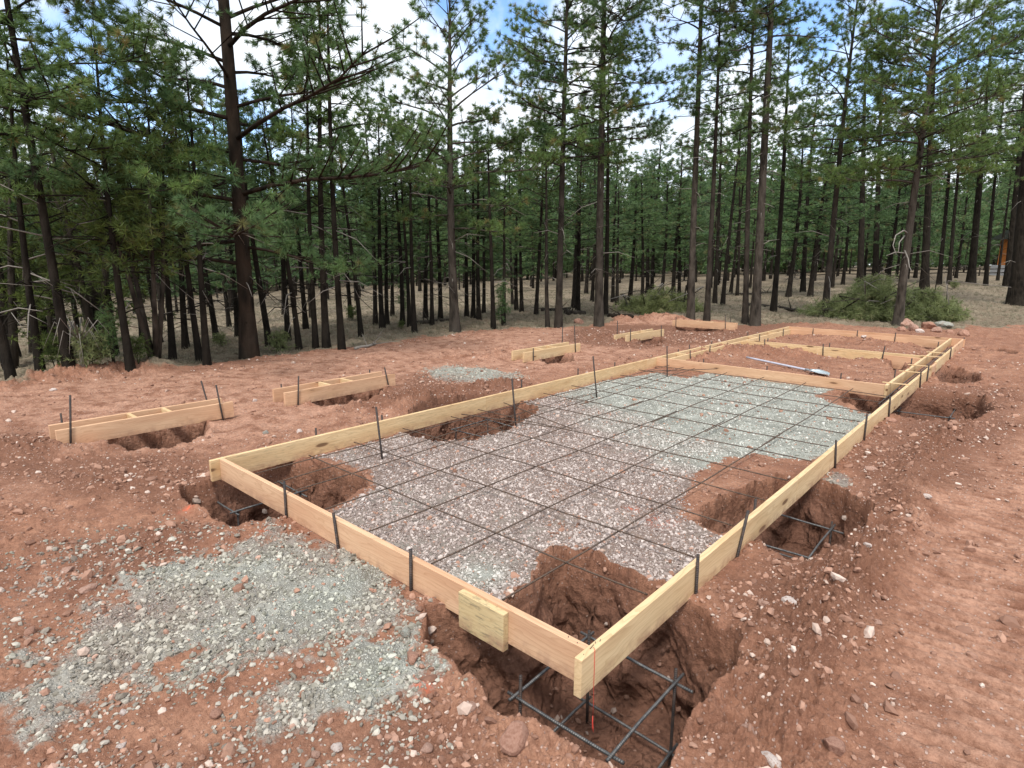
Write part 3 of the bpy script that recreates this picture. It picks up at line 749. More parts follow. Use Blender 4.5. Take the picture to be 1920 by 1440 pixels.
for xa, xb, r in [(-.635, -.60, .0057), (-1.22, -1.24, .0054), (-1.84, -1.86, .0054), (-2.39, -2.44, .0054), (-2.88, -3.00, .0052), (-3.15, -3.20, .0050), (-3.48, -3.47, .0050)]:
    bar('bar', mat_, dens((xa, .25, -.114), (xb, 4.75+random.uniform(-.2, .2), -.112), 24, .008), r, M_grid)
    y0 = 4.3+random.uniform(-.3, .3); bar('bar', mat_, dens((xa*.5+xb*.5+.016, y0, -.113), (xb+.01, 7.6, -.10), 20, .008), r, M_grid)
for i, y in enumerate([.79, 1.36, 1.96, 2.57, 3.12, 3.76, 4.33, 4.98, 5.60, 6.22, 6.88, 7.38]):
    bar('bar', mat_, dens((-3.62+random.uniform(-.04, .06), y+random.uniform(-.06, .06), -.103), (-.09, y, -.101), 22, .008), .0052, M_grid)
tm = mesh('tie_wire', *(lambda q: (q[0], [q[1], q[2]]))(tube(np.array([[-.011, -.006, .004], [-.003, .007, -.006], [.006, -.007, .007], [.010, .008, .002], [.018, .012, .016]]), .0012, 4)), None, True, [M_rebar])
for y in (.79, 1.36, 1.96, 2.57, 3.12, 3.76, 4.33, 4.98, 5.60, 6.22, 6.88):
    for x in (-.62, -1.23, -1.85, -2.41, -2.93, -3.17, -3.475):
        o = link('tie_wire', tm, mat_, (x, y, -.106)); o.rotation_euler.z = random.uniform(0, 6)
for a, b in [((-3.6, 2.75, -.09), (-2.5, 3.05, -.1)), ((-3.62, 3.5, -.09), (-2.3, 3.15, -.1)), ((-3.4, 6.6, -.07), (-2.6, 7.6, -.06))]:
    bar('bar', mat_, dens(a, b, 8, .003), .0058, M_grid)
ep = empty('edge_bars', (-.05, 9.7, -.01), 'pair of dark rebars laid along the inside of the far right board', 'rebar')
bar('bar', ep, dens((-.022, 6.2, -.022), (-.022, 13.2, -.012), 20, .004), .0075, M_rebar)
bar('bar', ep, dens((-.052, 6.35, -.020), (-.055, 13.0, -.008), 20, .006), .0075, M_rebar)

def cage(x0, x1, y0, y1, zu, zl, zf, lab, tops=(.06, .06, .06, .06), lower=True):
    c = empty('rebar_cage', ((x0+x1)/2, (y0+y1)/2, zf), lab, 'rebar cage', 'square rebar cages standing in the footing pits')
    r = .0078; e = .05
    for z in ((zu, zl) if lower else (zu,)):
        bar('bar', c, dens((x0, y0-e, z), (x0, y1+e, z), 6, .003), r, M_cage); bar('bar', c, dens((x1, y0-e, z+.016), (x1-.01, y1+e, z+.014), 6, .003), r, M_cage)
        bar('bar', c, dens((x0-e, y0, z-.016), (x1+e, y0, z), 6, .003), r, M_cage); bar('bar', c, dens((x0-e, y1, z), (x1+e*1.4, y1, z-.016), 6, .003), r, M_cage)
    for (x, y), dt in zip(((x0+.016, y0+.016), (x0+.016, y1-.016), (x1-.016, y1-.016), (x1-.016, y0+.016)), tops):
        bar('upright', c, dens((x+random.uniform(-.012, .012), y+random.uniform(-.012, .012), zf-.1), (x, y, zu+dt), 4), .0082, M_rebar)
    return c
cage(-.32, .215, -.01, .585, -.35, -.755, -.86, 'rebar cage in the near corner pit under the meeting boards', (.10, .05, .075, -.13))
cage(-3.95, -3.36, .02, .60, -.36, -.72, -.80, 'rebar cage in the left corner pit of the slab form', (.07, .02, .02, .02))
cage(-.30, .29, 2.45, 3.09, -.40, -.74, -.80, 'rebar cage in the pit under the right board', (.0, .02, .06, -.06))
cage(-4.0, -3.42, 3.0, 3.6, -.40, -.70, -.75, 'rebar cage in the dark pit under the long left board', (.02, .02, .16, .1))
p = un(300, 834, -.5); cage(p[0]-.35, p[0]+.2, p[1]-.25, p[1]+.3, -.5, -.66, -.72, 'rebar cage low in the pit of the nearest small footing form', (.0, .0, .02, .0))
p = un(1745, 783, -.45); cage(p[0]-.4, p[0]+.22, p[1]+.02, p[1]+.6, -.42, -.62, -.70, 'rebar cage in the far right pit beside the outer board', (.02, .02, .02, .02))

STK = [ # base px or None, top px, label
 ((132.5, 831.5), (131.5, 741), 'tall rebar stake in front of the left end of the nearest small form'),
 (None, (113.6, 775), 'short rebar stake behind the left end of the nearest small form'),
 ((387, 748), (377, 714), 'leaning rebar stake behind the right end of the nearest small form'),
 ((418, 785), (405, 722), 'leaning rebar stake in front of the right end of the nearest small form'),
 ((559, 757), (559.7, 705), 'rebar stake in front of the left end of the second small form'),
 (None, (527, 720), 'stub of rebar stake behind the left end of the second small form'),
 (None, (693, 693), 'stub of rebar stake behind the middle of the second small form'),
 ((729.5, 728), (721, 689), 'leaning rebar stake at the right end of the second small form'),
 ((1054, 645), (1055, 612), 'rebar stake behind the third small form'),
 ((1079.5, 667), (1077, 609), 'tall rebar stake at the right end of the third small form'),
 ((1000, 677), (1000, 653), 'short rebar stake in front of the third small form'),
 ((1157, 628), (1158, 601.6), 'rebar stake behind the left end of the fourth small form'),
 ((1182, 643), (1182.5, 617), 'rebar stake in front of the left end of the fourth small form'),
 ((1240, 632), (1240, 610), 'rebar stake at the right end of the fourth small form'),
 ((1267, 617), (1267.8, 594), 'rebar stake at the left end of the farthest small form'),
 ((1360, 619), (1360, 591), 'rebar stake near the right end of the farthest small form'),
 (None, (1370, 594), 'short rebar stake behind the right end of the farthest small form'),
 ((717, 863), (705, 763), 'tall leaning rebar stake inside the long left board, nearest the camera'),
 ((967.5, 803), (960, 710), 'tall rebar stake inside the long left board by the dark pit'),
 ((1119, 746), (1112, 668), 'tall rebar stake inside the long left board over the pale gravel'),
 ((1251, 709), (1250.7, 649), 'rebar stake inside the form at the left end of the cross board'),
 (None, (592, 803), 'stake tip peeking over the near part of the long left board'),
 (None, (716, 778), 'stake tip just behind the nearest tall leaning stake'),
 (None, (978, 712), 'stake tip behind the long left board right of the dark pit stake'),
 (None, (1084, 691), 'stake tip behind the long left board near its middle'),
 (None, (1153, 679), 'low stake tip behind the long left board past its middle'),
 (None, (1272, 655), 'low stake tip left of the cross board corner'),
 (None, (1293, 646), 'stake outside the left double wall near the cross board'),
 (None, (1335, 639), 'low stake tip outside the left double wall'),
 (None, (1402.6, 623), 'stake outside the far part of the left double wall'),
 ((537, 971), (532.7, 903), 'rebar stake against the front board, nearest its left corner'),
 ((633, 1018), (625, 962), 'middle rebar stake against the front board'),
 ((770.5, 1098), (770, 1030), 'rebar stake against the front board left of the splice block'),
 ((1304.5, 1120), (1309, 1040), 'rebar stake against the right board, nearest the camera'),
 ((1385.5, 1030), (1403, 957), 'leaning rebar stake against the right board by the open pit'),
 (None, (1417, 936), 'stake tip on the inner side of the right board above the open pit'),
 ((1565.8, 880), (1567.6, 825.6), 'rebar stake against the right board beyond the open pit'),
 ((1621.5, 813), (1626, 775.5), 'rebar stake against the right board where the edge bars start'),
 ((1666.5, 780), (1669.5, 744), 'rebar stake against the right board before the far right pit'),
 ((1725, 723), (1727, 697), 'rebar stake beside the short pinkish board of the right wall'),
 ((1738, 713), (1742, 684), 'rebar stake just past the short pinkish board of the right wall'),
 ((1781, 674), (1783.7, 652.8), 'rebar stake on the right wall near the rearmost compartment'),
 ((1806.6, 651), (1808, 632.7), 'rebar stake at the far right corner of the form'),
 (None, (1679, 694), 'stake tip on the inner right board nearest the cross board'),
 (None, (1710, 672), 'stake tip on the inner right board before the middle board'),
 (None, (1760, 641), 'stake tip on the inner right board in the rearmost compartment'),
 (None, (1319.5, 673), 'small stake tip behind the left part of the cross board'),
 (None, (1438.6, 686), 'stake tip behind the middle of the cross board'),
 (None, (1577.5, 699.5), 'stake tip behind the right part of the cross board'),
 ((1433.6, 658), (1434, 636), 'rebar stake on the left part of the middle board'),
 ((1543, 664), (1543.7, 645), 'rebar stake on the centre of the middle board'),
 ((1654, 672.5), (1659.4, 649), 'leaning rebar stake on the right part of the middle board'),
 (None, (1440, 634), 'stake tip behind the left part of the middle board'),
 (None, (1556, 643), 'stake tip behind the centre of the middle board'),
 ((1524, 627), (1525, 615.7), 'small stake on the left part of the rearmost board'),
 ((1607, 632.5), (1608, 619.4), 'small stake on the centre of the rearmost board'),
 ((1677.4, 640), (1679.7, 623.4), 'leaning stake on the right part of the rearmost board'),
 ((1294.8, 678), (1294, 657), 'stake inside the left double wall, nearest the cross board'),
 ((1331, 661), (1331.6, 647.7), 'second stake inside the left double wall from the cross board'),
 ((1362.5, 656.5), (1363, 644.5), 'third stake inside the left double wall, by the middle board'),
 ((1424, 638.5), (1424.7, 626.6), 'stake inside the left double wall in the rearmost compartment'),
 ((1468.4, 629), (1469, 617), 'stake inside the left double wall near the far left corner'),
]
def on_plane(px, py, ax, c):
    d = ray(px, py); return CAM+d*((c-CAM[ax])/d[ax])
PL = {'the front board': (1, .072-.011), 'against the right board': (0, T+.0115), 'short pinkish board': (0, T+.012), 'on the right wall': (0, T+.012), 'of the middle board': (1, 10.95-.012),
      'of the rearmost board': (1, 14.30-.012), 'inside the left double wall': (0, XL+.012)}
FS = {0: (0, 0), 3: (0, 0), 4: (1, 0), 7: (1, 0), 9: (2, 0), 10: (2, 0), 12: (3, 0), 13: (3, 0), 14: (4, 0), 15: (4, 0), 2: (0, 1), 8: (2, 1), 11: (3, 1)}
def on_vplane(px, py, P, n):
    d = ray(px, py); return CAM+d*(((P-CAM)@n)/(d@n))
for si, (bpx, tpx, lab) in enumerate(STK):
    pl = [v for k, v in PL.items() if k in lab and bpx is not None]
    if si in FS:
        fi, side = FS[si]; a_, n_, g_ = FPL[fi]; P_ = a_-n_*.012 if side == 0 else a_+n_*(g_+.012)
        b_ = on_vplane(*bpx, P_, n_); t = on_vplane(*tpx, P_, n_); dn = (t-b_)/np.linalg.norm(t-b_); b_ = b_-dn*(.16 if side == 0 else .35)
    elif pl:
        ax, c = pl[0]; b_ = on_plane(*bpx, ax, c); t = on_plane(*tpx, ax, c); dn = (t-b_)/np.linalg.norm(t-b_); b_ = b_-dn*.2
    elif bpx is None:
        t = un(*tpx, .045); b_ = np.array([t[0], t[1], -.3])
    else:
        b_ = un(*bpx, -.186); t = upto(*tpx, b_)
        dn = (t-b_)/np.linalg.norm(t-b_)
        b_ = b_-dn*.16
    r = .0098 if b_[1] < 9 else .0105
    P = np.array([b_, t]); me = bar_mesh('rebar_stake', P, r, M_rebar, 8, b_)
    o = link('rebar_stake', me, None, b_); tag(o, lab, 'stake', 'rebar stakes holding the forms')

# mason string hanging at the corner
c0 = un(1111.5, 1218, 0); c0[0] = T+.0015
S = [(T-.012, c0[1]+.012, .003), (T+.002, c0[1], .002), (T+.003, c0[1], -.09), (T+.003, c0[1], -.184)]
endp = upto(1110, 1352, (T, c0[1], 0))
S += [(T+.004, c0[1]+.002, -.25), (T+.004, c0[1], endp[2]), ]
mb = MB(); mb.tube(np.array(S), .0013, 6); mb.tube(np.array([[T+.004, c0[1], endp[2]+.03], [T+.004, c0[1], endp[2]], [T+.006, c0[1], endp[2]-.03], [T+.004, c0[1]+.004, endp[2]-.055]]), np.array([.0015, .0032, .0042, .001]), 7)
mb.tube(np.array([[T+.004, c0[1], endp[2]-.01], [T+.016, c0[1]-.006, endp[2]-.045]]), .0012, 5)
M_string = plain('red mason string', (.62, .07, .05), .8)
V0 = np.array([T, c0[1], 0]); me = mb.mesh('string_line', [M_string], True); me.transform(Matrix.Translation(-Vector(V0)))
tag(link('string_line', me, None, V0), 'red mason string hanging with a frayed end from the near corner nail', 'string')

# shovel lying in the compartment
def shovel():
    a = un(1400, 670, -.10); b = un(1524, 696, -.11); c = un(1549, 703, -.13)
    t = empty('shovel', b, 'shovel with a long pale blue handle lying on the soil behind the cross board', 'shovel')
    M_h = plain('pale blue handle', (.50, .51, .60), .4); M_b = plain('worn steel', (.62, .70, .74), .35, .6)
    mb = MB(); mb.tube(dens(a, b, 8), .019, 10)
    me = mb.mesh('handle', [M_h], True); me.transform(Matrix.Translation(-Vector(a))); link('handle', me, t, a)
    d = (c-b); L = .30; d[2] = 0; d /= np.linalg.norm(d); n = np.array([-d[1], d[0], 0])
    V = []; F = []
    prof = [(-.06, .022, .0), (0, .03, .0), (.02, .11, .0), (.10, .125, -.01), (.19, .12, -.02), (.26, .075, -.025), (.30, .01, -.03)]
    K = 6
    for s, w, z in prof:
        for k in range(K+1):
            u = k/K*2-1; V.append(d*s+n*u*w+np.array([0, 0, z+.03*u*u+.0]))
    for i in range(len(prof)-1):
        for k in range(K): q = i*(K+1)+k; F.append((q, q+1, q+K+2, q+K+1))
    me = mesh('blade', np.array(V), [np.array(F)], None, True, [M_b]); o = link('blade', me, t, b)
    md = o.modifiers.new('thick', 'SOLIDIFY'); md.thickness = .003
    mb = MB(); mb.tube(np.array([b-d*.14+[0, 0, .003], b+d*.04+[0, 0, .01]]), np.array([.023, .012]), 10)
    me = mb.mesh('socket', [M_b], True); me.transform(Matrix.Translation(-Vector(b))); link('socket', me, t, b)
shovel()

# ------------------------------------------------------------------ trees
def tufts(C, A, n, ln, w, spread=1.0, rs=RS):
    """needle brushes: C centres, A axes"""
    m_ = len(C)
    D = rs.normal(size=(m_, n, 3)); D /= np.linalg.norm(D, axis=2)[:, :, None]
    D = D*spread+A[:, None, :]*.75+np.array([0, 0, .12]); D /= np.linalg.norm(D, axis=2)[:, :, None]
    L = ln*rs.uniform(.7, 1.15, (m_, n, 1))
    S = np.cross(D, rs.normal(size=(m_, n, 3))); S /= np.linalg.norm(S, axis=2)[:, :, None]+1e-9
    c = C[:, None, :]+D*.01
    drp = np.zeros((m_, n, 3)); drp[:, :, 2] = -.12*L[:, :, 0]
    V = np.stack([c-S*w/2, c+S*w/2, c+D*L+drp], 2).reshape(-1, 3)
    T3 = np.arange(m_*n*3).reshape(-1, 3)
    t0 = np.clip(rs.normal(.45, .2, (m_, 1))+.5*gn(C[:, 0]*1.3+C[:, 1], C[:, 2]*1.6+C[:, 1]*.7, 8)[:, None]+rs.normal(0, .12, (m_, n)), 0, 1)
    br = (rs.rand(m_, 1) < .05)*.7+(rs.rand(m_, n) < .03)*.5
    tint = np.stack([t0, np.broadcast_to(np.clip(br, 0, 1), t0.shape), t0*0, t0*0+1], -1)
    tint = np.repeat(tint.reshape(-1, 4), 3, 0)
    return V, T3, tint
def pine(seed, Ht, r0, cb, Rc, nprim, lod, sparse=1., dead=10, top=.6, low=None, k=9, bend=.25, shape='pine'):
    """returns wood MB, needle arrays; lod 0 near, 1 mid, 2 far"""
    rs = np.random.RandomState(seed); mb = MB()
    nseg = 14; t = np.linspace(0, 1, nseg+1); z = t*Ht
    bx = bend*np.sin(t*3+rs.rand()*6)*t*(1-t*.3); by = bend*np.sin(t*2.5+rs.rand()*6)*t*(1-t*.3)
    bx -= bx[0]; by -= by[0]
    TP = np.stack([bx, by, z], 1); rad = r0*((1-t)**.75*.94+.05)+r0*.35*np.exp(-t*Ht/.35)
    TP = np.vstack([[0, 0, -.25], TP]); rad = np.concatenate([[rad[0]*1.15], rad])
    P = TP; mb.tube(P, rad, k)
    def tp(tt):
        zz = tt*Ht; return np.array([np.interp(zz, TP[:, 2], TP[:, 0]), np.interp(zz, TP[:, 2], TP[:, 1]), zz])
    def tr(tt): return np.interp(tt*Ht, TP[:, 2], rad)
    C = []; A = []
    az = rs.rand()*6.28
    for i in range(nprim):
        q = (i+.5+rs.uniform(-.4, .4))/nprim; q = min(max(q, 0), .995)
        tt = cb+(1-cb)*q**.92; az += 2.4+rs.uniform(-.5, .5)
        prof = (1-q)**.62*(.55+.45*min(1, q*5+.35))
        L = max(.35, Rc*prof*rs.uniform(.65, 1.15))
        el0 = math.radians(np.interp(q, [0, .4, 1], [-8, 12, 52])+rs.uniform(-10, 12))
        n = 6 if lod < 2 else 4; s = np.linspace(0, 1, n)
        ele = el0+np.radians(np.interp(s, [0, .5, 1], [8, -4, 26]))*(1 if q < .7 else .4)
        azs = az+rs.uniform(-.35, .35)*s
        D = np.stack([np.cos(ele)*np.cos(azs), np.cos(ele)*np.sin(azs), np.sin(ele)], 1)
        p0 = tp(tt); pts = p0+np.vstack([[0, 0, 0], np.cumsum(D[:-1]*L/(n-1), axis=0)])
        rb = min(tr(tt)*.5, .008+.0105*L)*(1 if lod < 2 else 1.3)
        mb.tube(pts, np.linspace(rb, rb*.22, n), 5 if lod == 0 else 4 if lod == 1 else 3)
        ns = int(max(3, L/(.175 if lod == 0 else .25 if lod == 1 else .36)*sparse))
        for j in range(ns):
            u = .22+.78*(j+rs.rand())/ns
            if u < .5 and rs.rand() < .35: continue
            ps = np.array([np.interp(u, s, pts[:, c]) for c in range(3)]); k_ = min(int(u*(n-1)), n-2)
            dd = D[k_]; sd_ = 1 if j % 2 else -1
            side = np.array([-dd[1], dd[0], 0])*sd_; side /= np.linalg.norm(side)+1e-9
            d2 = dd*rs.uniform(.4, .9)+side*rs.uniform(.5, 1.)+np.array([0, 0, rs.uniform(.0, .5)]); d2 /= np.linalg.norm(d2)
            l2 = min(L*.38*(1.25-u*.7), 1.1)*rs.uniform(.6, 1.2)+.12
            pe = ps+d2*l2+np.array([0, 0, .06*l2])
            pm = (ps+pe)/2+np.array([0, 0, -.03*l2])
            if lod < 2: mb.tube(np.array([ps, pm, pe]), np.array([rb*.32, rb*.25, rb*.12])+.0025, 3)
            C.append(pe); A.append(d2)
            if lod < 2: C.append(pm*.75+pe*.25+rs.normal(0, .04, 3)); A.append(d2+rs.normal(0, .6, 3))
            if l2 > .3 or lod == 0:
                C.append(pm*.4+pe*.6+rs.normal(0, .03, 3)); A.append(d2+rs.normal(0, .5, 3))
            if lod == 0 or l2 > .55:
                for _ in range(2 if l2 > .5 else 1):
                    e = pm+rs.normal(0, .09, 3)+side*rs.uniform(0, .15); C.append(e); A.append(d2+rs.normal(0, .6, 3)+[0, 0, .4])
                    if lod == 0: mb.tube(np.array([pm, e]), .003, 3)
        C.append(pts[-1]); A.append(D[-1]); C.append(pts[-2]*.3+pts[-1]*.7); A.append(D[-1]+rs.normal(0, .4, 3))
    C.append(tp(1.)); A.append(np.array([0, 0, 1.]))
    # bare lower branches
    for i in range(dead):
        tt = rs.uniform(cb*.3, cb*1.05+.02); a = rs.rand()*6.28; L = rs.uniform(.3, 1.3); el0 = rs.uniform(-.5, .35)
        d = np.array([math.cos(a)*math.cos(el0), math.sin(a)*math.cos(el0), math.sin(el0)])
        p0 = tp(tt); p1 = p0+d*L*.5+[0, 0, .04*L]; p2 = p0+d*L+[0, 0, -.14*L+rs.normal(0, .05)]
        mb.tube(np.array([p0, p1, p2]), np.array([.013, .009, .003])*(1 if lod < 2 else 1.5), 4, 1 if rs.rand() < .28 else 0)
        if lod < 2 and L > .7:
            e = p1+rs.normal(0, .2, 3); mb.tube(np.array([p1, e]), np.array([.006, .002]), 3, 1)
    C = np.array(C); A = np.array(A); A /= np.linalg.norm(A, axis=1)[:, None]+1e-9
    nn, ln, w = [(52, .125, .0105), (19, .165, .026), (9, .30, .085)][lod]
    return mb, tufts(C, A, nn, ln, w, rs=rs)
def tree_meshes(name, seed, bark, needles, **kw):
    mb, (V, T3, ti) = pine(seed, lod=kw.pop('lod', 1), **kw)
    return mb.mesh('trunk', [bark, M_dead], True), mesh('crown', V, [T3], {'tint': ti}, False, [needles])
def place_tree(name, mt, mc, p, scale=1., lean=None, rz=None, label=None, group=None, cat='pine tree', sxy=None):
    t = bpy.data.objects.new(name, None); col.objects.link(t); t.location = p; t.empty_display_size = .3
    tag(t, label, cat, group)
    rz = random.uniform(0, 6.28) if rz is None else rz
    q = Quaternion((0, 0, 1), rz)
    if lean is not None:
        q = Vector((0, 0, 1)).rotation_difference(Vector(lean).normalized()) @ q
    t.rotation_mode = 'QUATERNION'; t.rotation_quaternion = q
    t.scale = (sxy or scale, sxy or scale, scale)
    for nm, me in (('trunk', mt), ('crown', mc)):
        if me is None: continue
        o = bpy.data.objects.new(nm, me); col.objects.link(o); o.parent = t
    return t
def tree_at(bpx, wpx, upx, toppy, cbpy, seed, label, lod=0, bark=None, needles=None, Rc=None, nprim=None, sparse=1., dead=14, name='pine_tree', maxH=17., group=None, minr=.06, bend=.12, zoff=0):
    b_ = hit(*bpx); d = (b_-CAM)@Fv
    up = upto(*upx, b_); lean = (up-b_); k = lean[2]; ln = lean/np.linalg.norm(lean)
    r0 = max(minr, wpx*.5*d/FPX*.88)
    # top and crown base along the lean
    def z_at(py):
        f = (py-bpx[1])/(upx[1]-bpx[1]); q = upto(bpx[0]+(upx[0]-bpx[0])*f, py, b_); return q[2]-b_[2]
    Ht = min(max(z_at(toppy), 5.), maxH)
    cb = min(max(z_at(cbpy)/Ht, .08), .8)
    Rc = Rc or Ht*.14; nprim = nprim or int(Ht*(1-cb)*(7.5 if lod == 0 else 6.))
    mt, mc = tree_meshes(name, seed, bark or M_bark, needles or M_needle, lod=lod, Ht=Ht, r0=r0, cb=cb, Rc=Rc, nprim=nprim, sparse=sparse, dead=dead, bend=bend)
    t = place_tree(name, mt, mc, b_+np.array([0, 0, Hp(b_[0], b_[1])-b_[2]]), 1., ln, 0., label, group or 'pine trees at the edge of the clearing')
    return t, b_
placed = []
G_ = M_bark_grey; D_ = M_bark; F_ = M_bark_far
TREES = [ # base, width, upper point, top y, crown base y, label, lod, bark, extra
 ((468, 668), 33, (425, 90), -900, 500, 'large thick-trunked pine with spreading limbs, biggest tree left of the clearing', 0, M_bark_red, dict(Rc=4.0, nprim=62, dead=8, maxH=14.5, sparse=1.0)),
 ((132, 706), 19, (60, 240), -500, 330, 'dark leaning pine at the far left with curved bare lower branches', 0, F_, dict(dead=18, Rc=2.2)),
 ((246, 700), 15, (203, 360), 30, 400, 'slim reddish-footed pine between the far left pine and the big pine', 0, F_, dict(dead=10, Rc=2.0)),
 ((22, 716), 15, (-25, 520), 60, 330, 'pine leaning out of the left edge of the photo', 1, F_, {}),
 ((78, 709), 12, (40, 400), 120, 360, 'thin dark pine just left of the dark leaning pine', 1, F_, dict(dead=16)),
 ((375, 676), 12, (342, 440), 150, 420, 'thin pine left of the big pine, the darker of two close together', 1, F_, {}),
 ((389, 686), 9, (360, 330), 190, 400, 'thin brown pine just left of the big pine at the dirt edge', 1, F_, {}),
 ((325, 682), 11, (305, 420), 170, 400, 'thin dark pine right of the gnarled juniper', 1, F_, {}),
 ((592, 652), 9, (580, 300), 0, 380, 'left trunk of three dark pines right of the big pine', 1, F_, {}),
 ((612, 651), 15, (600, 280), -100, 400, 'thick middle trunk of three dark pines right of the big pine', 1, F_, {}),
 ((641, 656), 14, (626, 330), -120, 300, 'right trunk of three dark pines right of the big pine', 1, F_, dict(dead=16)),
 ((677, 632), 8, (660, 450), 230, 430, 'thin slightly leaning pine at the bend of the dirt edge', 1, F_, {}),
 ((561, 654), 9, (545, 540), 200, 480, 'short leaning trunk close behind the big pine', 1, F_, {}),
 ((768, 617), 8, (757, 360), 270, 380, 'left one of the two dark pines left of the tall airy pine', 1, F_, {}),
 ((777, 623), 11, (769, 330), 230, 340, 'right one of the two dark pines left of the tall airy pine', 1, F_, {}),
 ((810, 614), 7, (808, 440), 310, 400, 'thin pine halfway between the two dark pines and the tall airy pine', 1, F_, {}),
 ((853, 621), 20, (842, 200), -60, 430, 'tall airy pine with fanned bare limbs against the white cloud', 0, G_, dict(Rc=2.6, sparse=.8, dead=18)),
 ((925, 616), 10, (919, 320), 215, 350, 'dark straight pine beside the bluish shrub', 1, F_, {}),
 ((944, 608), 8, (948, 450), 320, 420, 'thin pine just behind the bluish shrub', 1, F_, {}),
 ((1027, 612), 9, (1015, 200), 190, 330, 'slim pine left of the two tall trunks, leaning slightly left', 1, D_, {}),
 ((1047, 614), 15, (1061, 100), -250, 330, 'tall dark pine leaning slightly right behind the third small form', 0, D_, dict(Rc=2.3)),
 ((1123, 612), 18, (1127, 100), -400, 300, 'tall straight grey-brown pine beside the fourth small form', 0, G_, dict(Rc=2.6, dead=16)),
 ((1135, 592), 11, (1141, 300), 80, 330, 'dark pine partly hidden behind the tall straight grey-brown one', 1, F_, {}),
 ((1295, 601), 15, (1305, 200), -350, 130, 'light grey pine with a scar low on its trunk, behind the farthest small form', 0, G_, dict(Rc=2.2, sparse=.7, dead=30)),
 ((1325, 603), 12, (1341, 240), -100, 260, 'dark pine just right of the light grey scarred pine', 1, D_, dict(dead=16)),
 ((1355, 572), 9, (1370, 400), 180, 350, 'dark pine trunk set back between the two pairs of tall pines', 1, F_, {}),
 ((1397, 607), 12, (1410, 200), -250, 250, 'slimmer left one of the two tall pines behind the form corner', 0, D_, dict(Rc=1.9)),
 ((1415, 610), 19, (1443, 150), -450, 90, 'thick grey pine leaning right behind the far left corner of the slab form', 0, G_, dict(Rc=2.4, sparse=.8, dead=34)),
 ((1450, 583), 12, (1466, 350), 20, 300, 'dark pine set back right of the thick grey pine', 1, F_, {}),
 ((1545, 597), 14, (1575, 320), -80, 340, 'right-leaning pine at the left edge of the brush pile', 0, D_, dict(Rc=2.3, dead=14)),
 ((1612, 540), 14, (1618, 350), 60, 330, 'dark pine rising behind the left half of the brush pile', 1, F_, {}),
 ((1641, 528), 13, (1646, 330), 40, 320, 'dark pine rising behind the middle of the brush pile', 1, F_, {}),
 ((1683, 611), 18, (1715, 350), -160, 350, 'pine with pale curved dead branches growing through the brush pile', 0, G_, dict(Rc=3.0, nprim=70, dead=16, sparse=1.1)),
 ((1733, 540), 16, (1745, 300), -60, 340, 'dark pine just behind the right half of the brush pile', 1, F_, dict(Rc=2.4)),
 ((1760, 534), 9, (1772, 400), 60, 360, 'thin pine right of the brush pile', 1, F_, {}),
 ((1779, 535), 8, (1792, 380), 80, 360, 'second thin pine right of the brush pile', 1, F_, {}),
 ((1820, 531), 15, (1845, 260), -60, 330, 'right-leaning dark pine before the rail fence', 1, F_, dict(Rc=2.4)),
 ((1848, 535), 8, (1862, 380), 60, 330, 'thin pine between the leaning dark pine and the cabin', 1, F_, {}),
 ((1888, 538), 14, (1905, 350), -50, 330, 'dark pine left of the thick trunk at the right edge', 1, F_, dict(Rc=2.4)),
 ((1908, 571), 33, (1935, 250), -300, 330, 'very thick dark pine trunk cut by the right edge of the photo', 0, F_, dict(Rc=3.2, nprim=70, dead=14)),
]
for i, (b, w, u, ty, cy, lab, lod, bk, ex) in enumerate(TREES):
    nd = M_needle if i % 3 else M_needle2
    t, p = tree_at(b, w, u, ty, cy, 300+i, lab, lod, bk, nd, **ex); placed.append(p[:2])

# shared meshes for the forest behind
kinds = []
KS = [(12.5, .34, 1), (11, .42, 1), (13.5, .30, 1), (10, .24, 1), (12, .48, 1), (12.5, .26, 2), (11, .34, 2), (13, .20, 2), (9.5, .15, 2), (6.5, .14, 1), (7.5, .12, 2)]
for i, (Ht, cb, lod) in enumerate(KS):
    kinds.append((Ht, tree_meshes('pine_tree', 700+i, F_, M_needle3 if i % 2 else M_needle2, lod=lod, Ht=Ht, r0=.115 if Ht > 9 else .07, cb=cb, Rc=Ht*.175, nprim=int(Ht*(1-cb)*(6. if lod == 1 else 5.)), dead=14, k=8 if lod == 1 else 6, sparse=1.)))
MORE = [((349, 657), 8), ((407, 644), 8), ((268, 647), 10), ((216, 664), 12), ((30, 672), 15), ((430, 615), 6), ((446, 634), 5), ((505, 647), 9), ((540, 634), 7), ((574, 622), 5),
        ((658, 602), 5), ((704, 606), 6), ((717, 618), 5), ((726, 610), 8), ((736, 593), 4), ((755, 613), 4), ((798, 597), 9), ((826, 603), 6), ((875, 597), 5), ((887, 600), 6), ((898, 603), 7),
        ((907, 589), 5), ((968, 584), 5), ((978, 587), 6), ((1005, 591), 8), ((1075, 577), 8), ((1083, 584), 9), ((1110, 566), 7), ((1149, 566), 7), ((1157, 570), 7), ((1181, 564), 9), ((1204, 566), 7),
        ((1214, 553), 8), ((1222, 552), 8), ((1240, 558), 7), ((1262, 557), 8), ((1273, 555), 7), ((1340, 568), 8), ((1370, 550), 6), ((1382, 556), 6), ((1478, 557), 9), ((1505, 549), 9), ((1519, 556), 9),
        ((1665, 527), 8), ((1560, 540), 6), ((1580, 535), 6), ((1870, 528), 5), ((1792, 522), 5), ((1700, 522), 7), ((1716, 520), 6), ((190, 640), 8), ((150, 648), 7), ((100, 655), 8), ((62, 662), 7), ((300, 640), 8)]
def zone(p):
    q = p-CAM; px = 960+FPX*(q@Rv)/(q@Fv)
    return px
